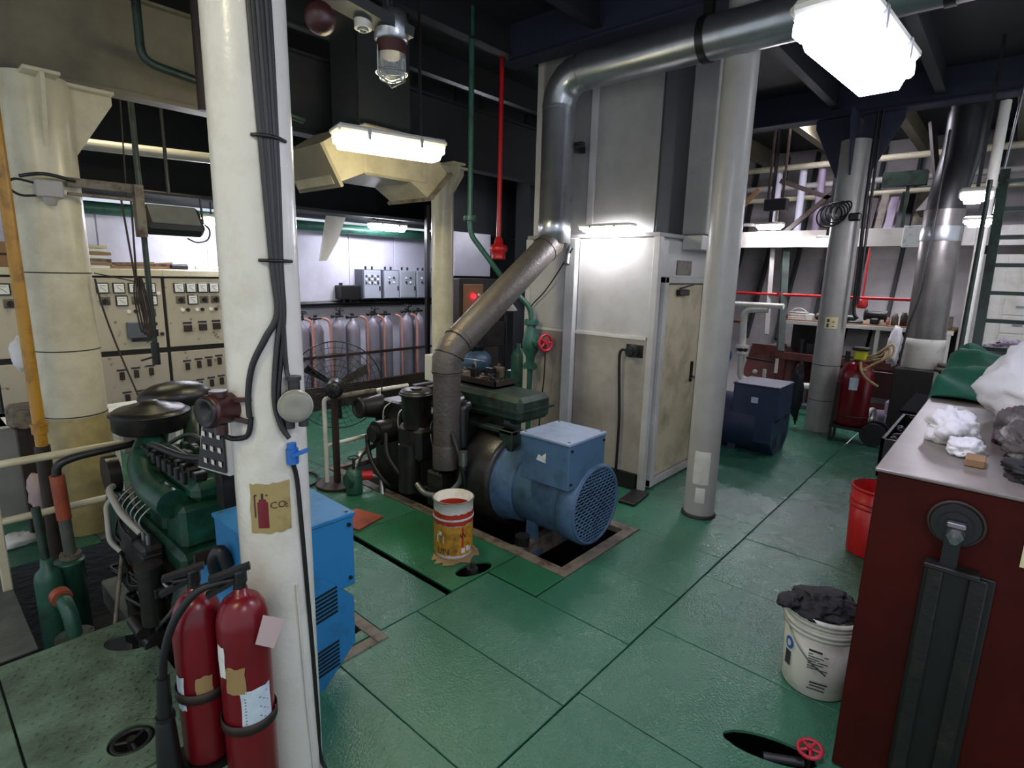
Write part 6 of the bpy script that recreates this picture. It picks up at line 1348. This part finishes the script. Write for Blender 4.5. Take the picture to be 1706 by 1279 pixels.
# lockers at right wall
t = thing('drawer_locker', 'white drawer cabinet seen through the ladder', 'cabinet', (10.6, -.2, 0))
part('body', MB().box(9.90, 10.24, -1.0, .50, .003, 2.5, .01), 'white_paint', t)
for i in range(4):
    for j in range(3):
        d = part('drawer', MB().box(9.885, 9.90, -.98+j*.36, -.64+j*.36, 1.0+i*.24, 1.22+i*.24, .004), 'white_paint', t)
        part('handle', MB().box(9.865, 9.885, -.86+j*.36, -.76+j*.36, 1.10+i*.24, 1.12+i*.24), 'steel', d)
part('door_line', MB().box(9.885, 9.90, .12, .48, .9, 2.48, .004), 'white_paint', t)
# upper level over the workbench
for i, (y, wd, h, m) in enumerate([(2.05, .10, .62, 'girder_dark'), (1.90, .10, .55, 'dark_brown'), (1.76, .10, .60, 'coaming'), (1.63, .11, .55, 'purple_grey'), (1.50, .08, .62, 'girder_dark'), (1.40, .08, .58, 'black_paint'), (1.22, .22, .60, 'coaming'), (1.02, .10, .58, 'girder_dark')]):
    top('stored_plank', MB().bar((10.6, y, 2.87), (10.9, y, 2.87+h), wd, .03, (1, 0, 0)), m, ['first dark', 'second brown', 'third grey', 'fourth lilac', 'fifth dark', 'sixth black', 'seventh wide brown', 'last grey'][i]+' plank from the left leaning on the upper walkway', 'plank', 'planks leaning on the upper walkway')
top('green_trough', MB().prism([(-.12, 3.72), (.12, 3.72), (.08, 3.52), (-.08, 3.52)], (10.45, 1.75, 0), (1, 0, 0), (0, 0, 1), (0, -.55, 0)).box(10.43, 10.47, 1.4, 1.44, 2.87, 3.52), 'green_dark', 'dark green tray above the planks on the walkway', 'tray')
for i, (a, b, lab) in enumerate([((10.3, 3.05, 2.87), (10.3, 2.3, 3.55), 'left dark diagonal brace on the upper walkway'), ((10.5, 2.55, 2.87), (10.5, 2.12, 3.35), 'right dark diagonal brace on the upper walkway'), ((10.3, 3.2, 3.72), (10.3, 2.15, 3.28), 'dark bar falling right across the upper walkway'), ((10.2, 4.2, 2.87), (10.2, 3.5, 3.6), 'tan diagonal brace at the left of the upper walkway')]):
    top('diagonal_brace', MB().bar(a, b, .07, .07), 'dark_brown' if i < 3 else 'wood', lab, 'brace', 'braces of the upper walkway')
for i, (y, m) in enumerate([(3.45, 'wall_white'), (3.05, 'wall_white'), (2.75, 'purple_grey'), (2.45, 'wall_white')]):
    top('vent_pipe', MB().cyl((11.0, y, 2.87), (11.0, y, 4.0), .06, n=14), m, ['first pale', 'second pale', 'third lilac', 'fourth pale'][i]+' upright pipe from the left on the upper walkway', 'pipe', 'upright pipes on the upper walkway')
for i, z in enumerate((3.55, 3.72, 4.02)):
    top('overhead_pipe', MB().cyl((11.3-.2*i, 4.5, z), (11.3-.2*i, -.9, z+.02), .05, n=12), ['cream_paint', 'pillar_grey', 'cream_paint'][i], ['lowest', 'middle', 'highest'][i]+' pale pipe running along the hull above the walkway', 'pipe', 'pale pipes along the hull')
t = thing('hanging_bracket', 'dark cable box hung on two rods left of the grey pillar', 'box', (9.7, 3.05, 3.2))
part('box', MB().box(9.65, 9.80, 2.88, 3.22, 3.18, 3.36, .01), 'black_paint', t)
for y in (3.18, 2.96): part('rod', MB().bar((9.72, y, 3.34), (9.72, y, 4.6), .03, .03), 'dark_brown', t)
part('white_rod', MB().bar((9.72, 3.02, 3.0), (9.72, 3.02, 3.2), .04, .04), 'white_paint', t)  # short white painted rod below the cable box
top('hand_rail', MB().cyl((10.05, 4.9, 3.05), (10.05, 3.4, 3.0), .03, n=10).cyl((10.05, 4.0, 2.87), (10.05, 4.0, 3.03), .02, n=8), 'pillar_grey', 'pale short rail at the left end of the walkway', 'railing')
top('bright_panel', MB().box(9.90, 9.965, .98, 1.32, 2.60, 2.90, .006), 'paper', 'white square plate on the walkway edge beside the exhaust trunk', 'plate')
top('diagonal_brace', MB().bar((9.3, 1.05, 3.0), (9.7, .78, 3.55), .16, .12).bar((9.4, .95, 3.3), (9.6, 1.15, 4.2), .07, .05).bar((9.4, .95, 3.3), (9.6, .6, 4.2), .07, .05), 'dark_brown', 'dark branching strut left of the exhaust trunk top', 'brace')
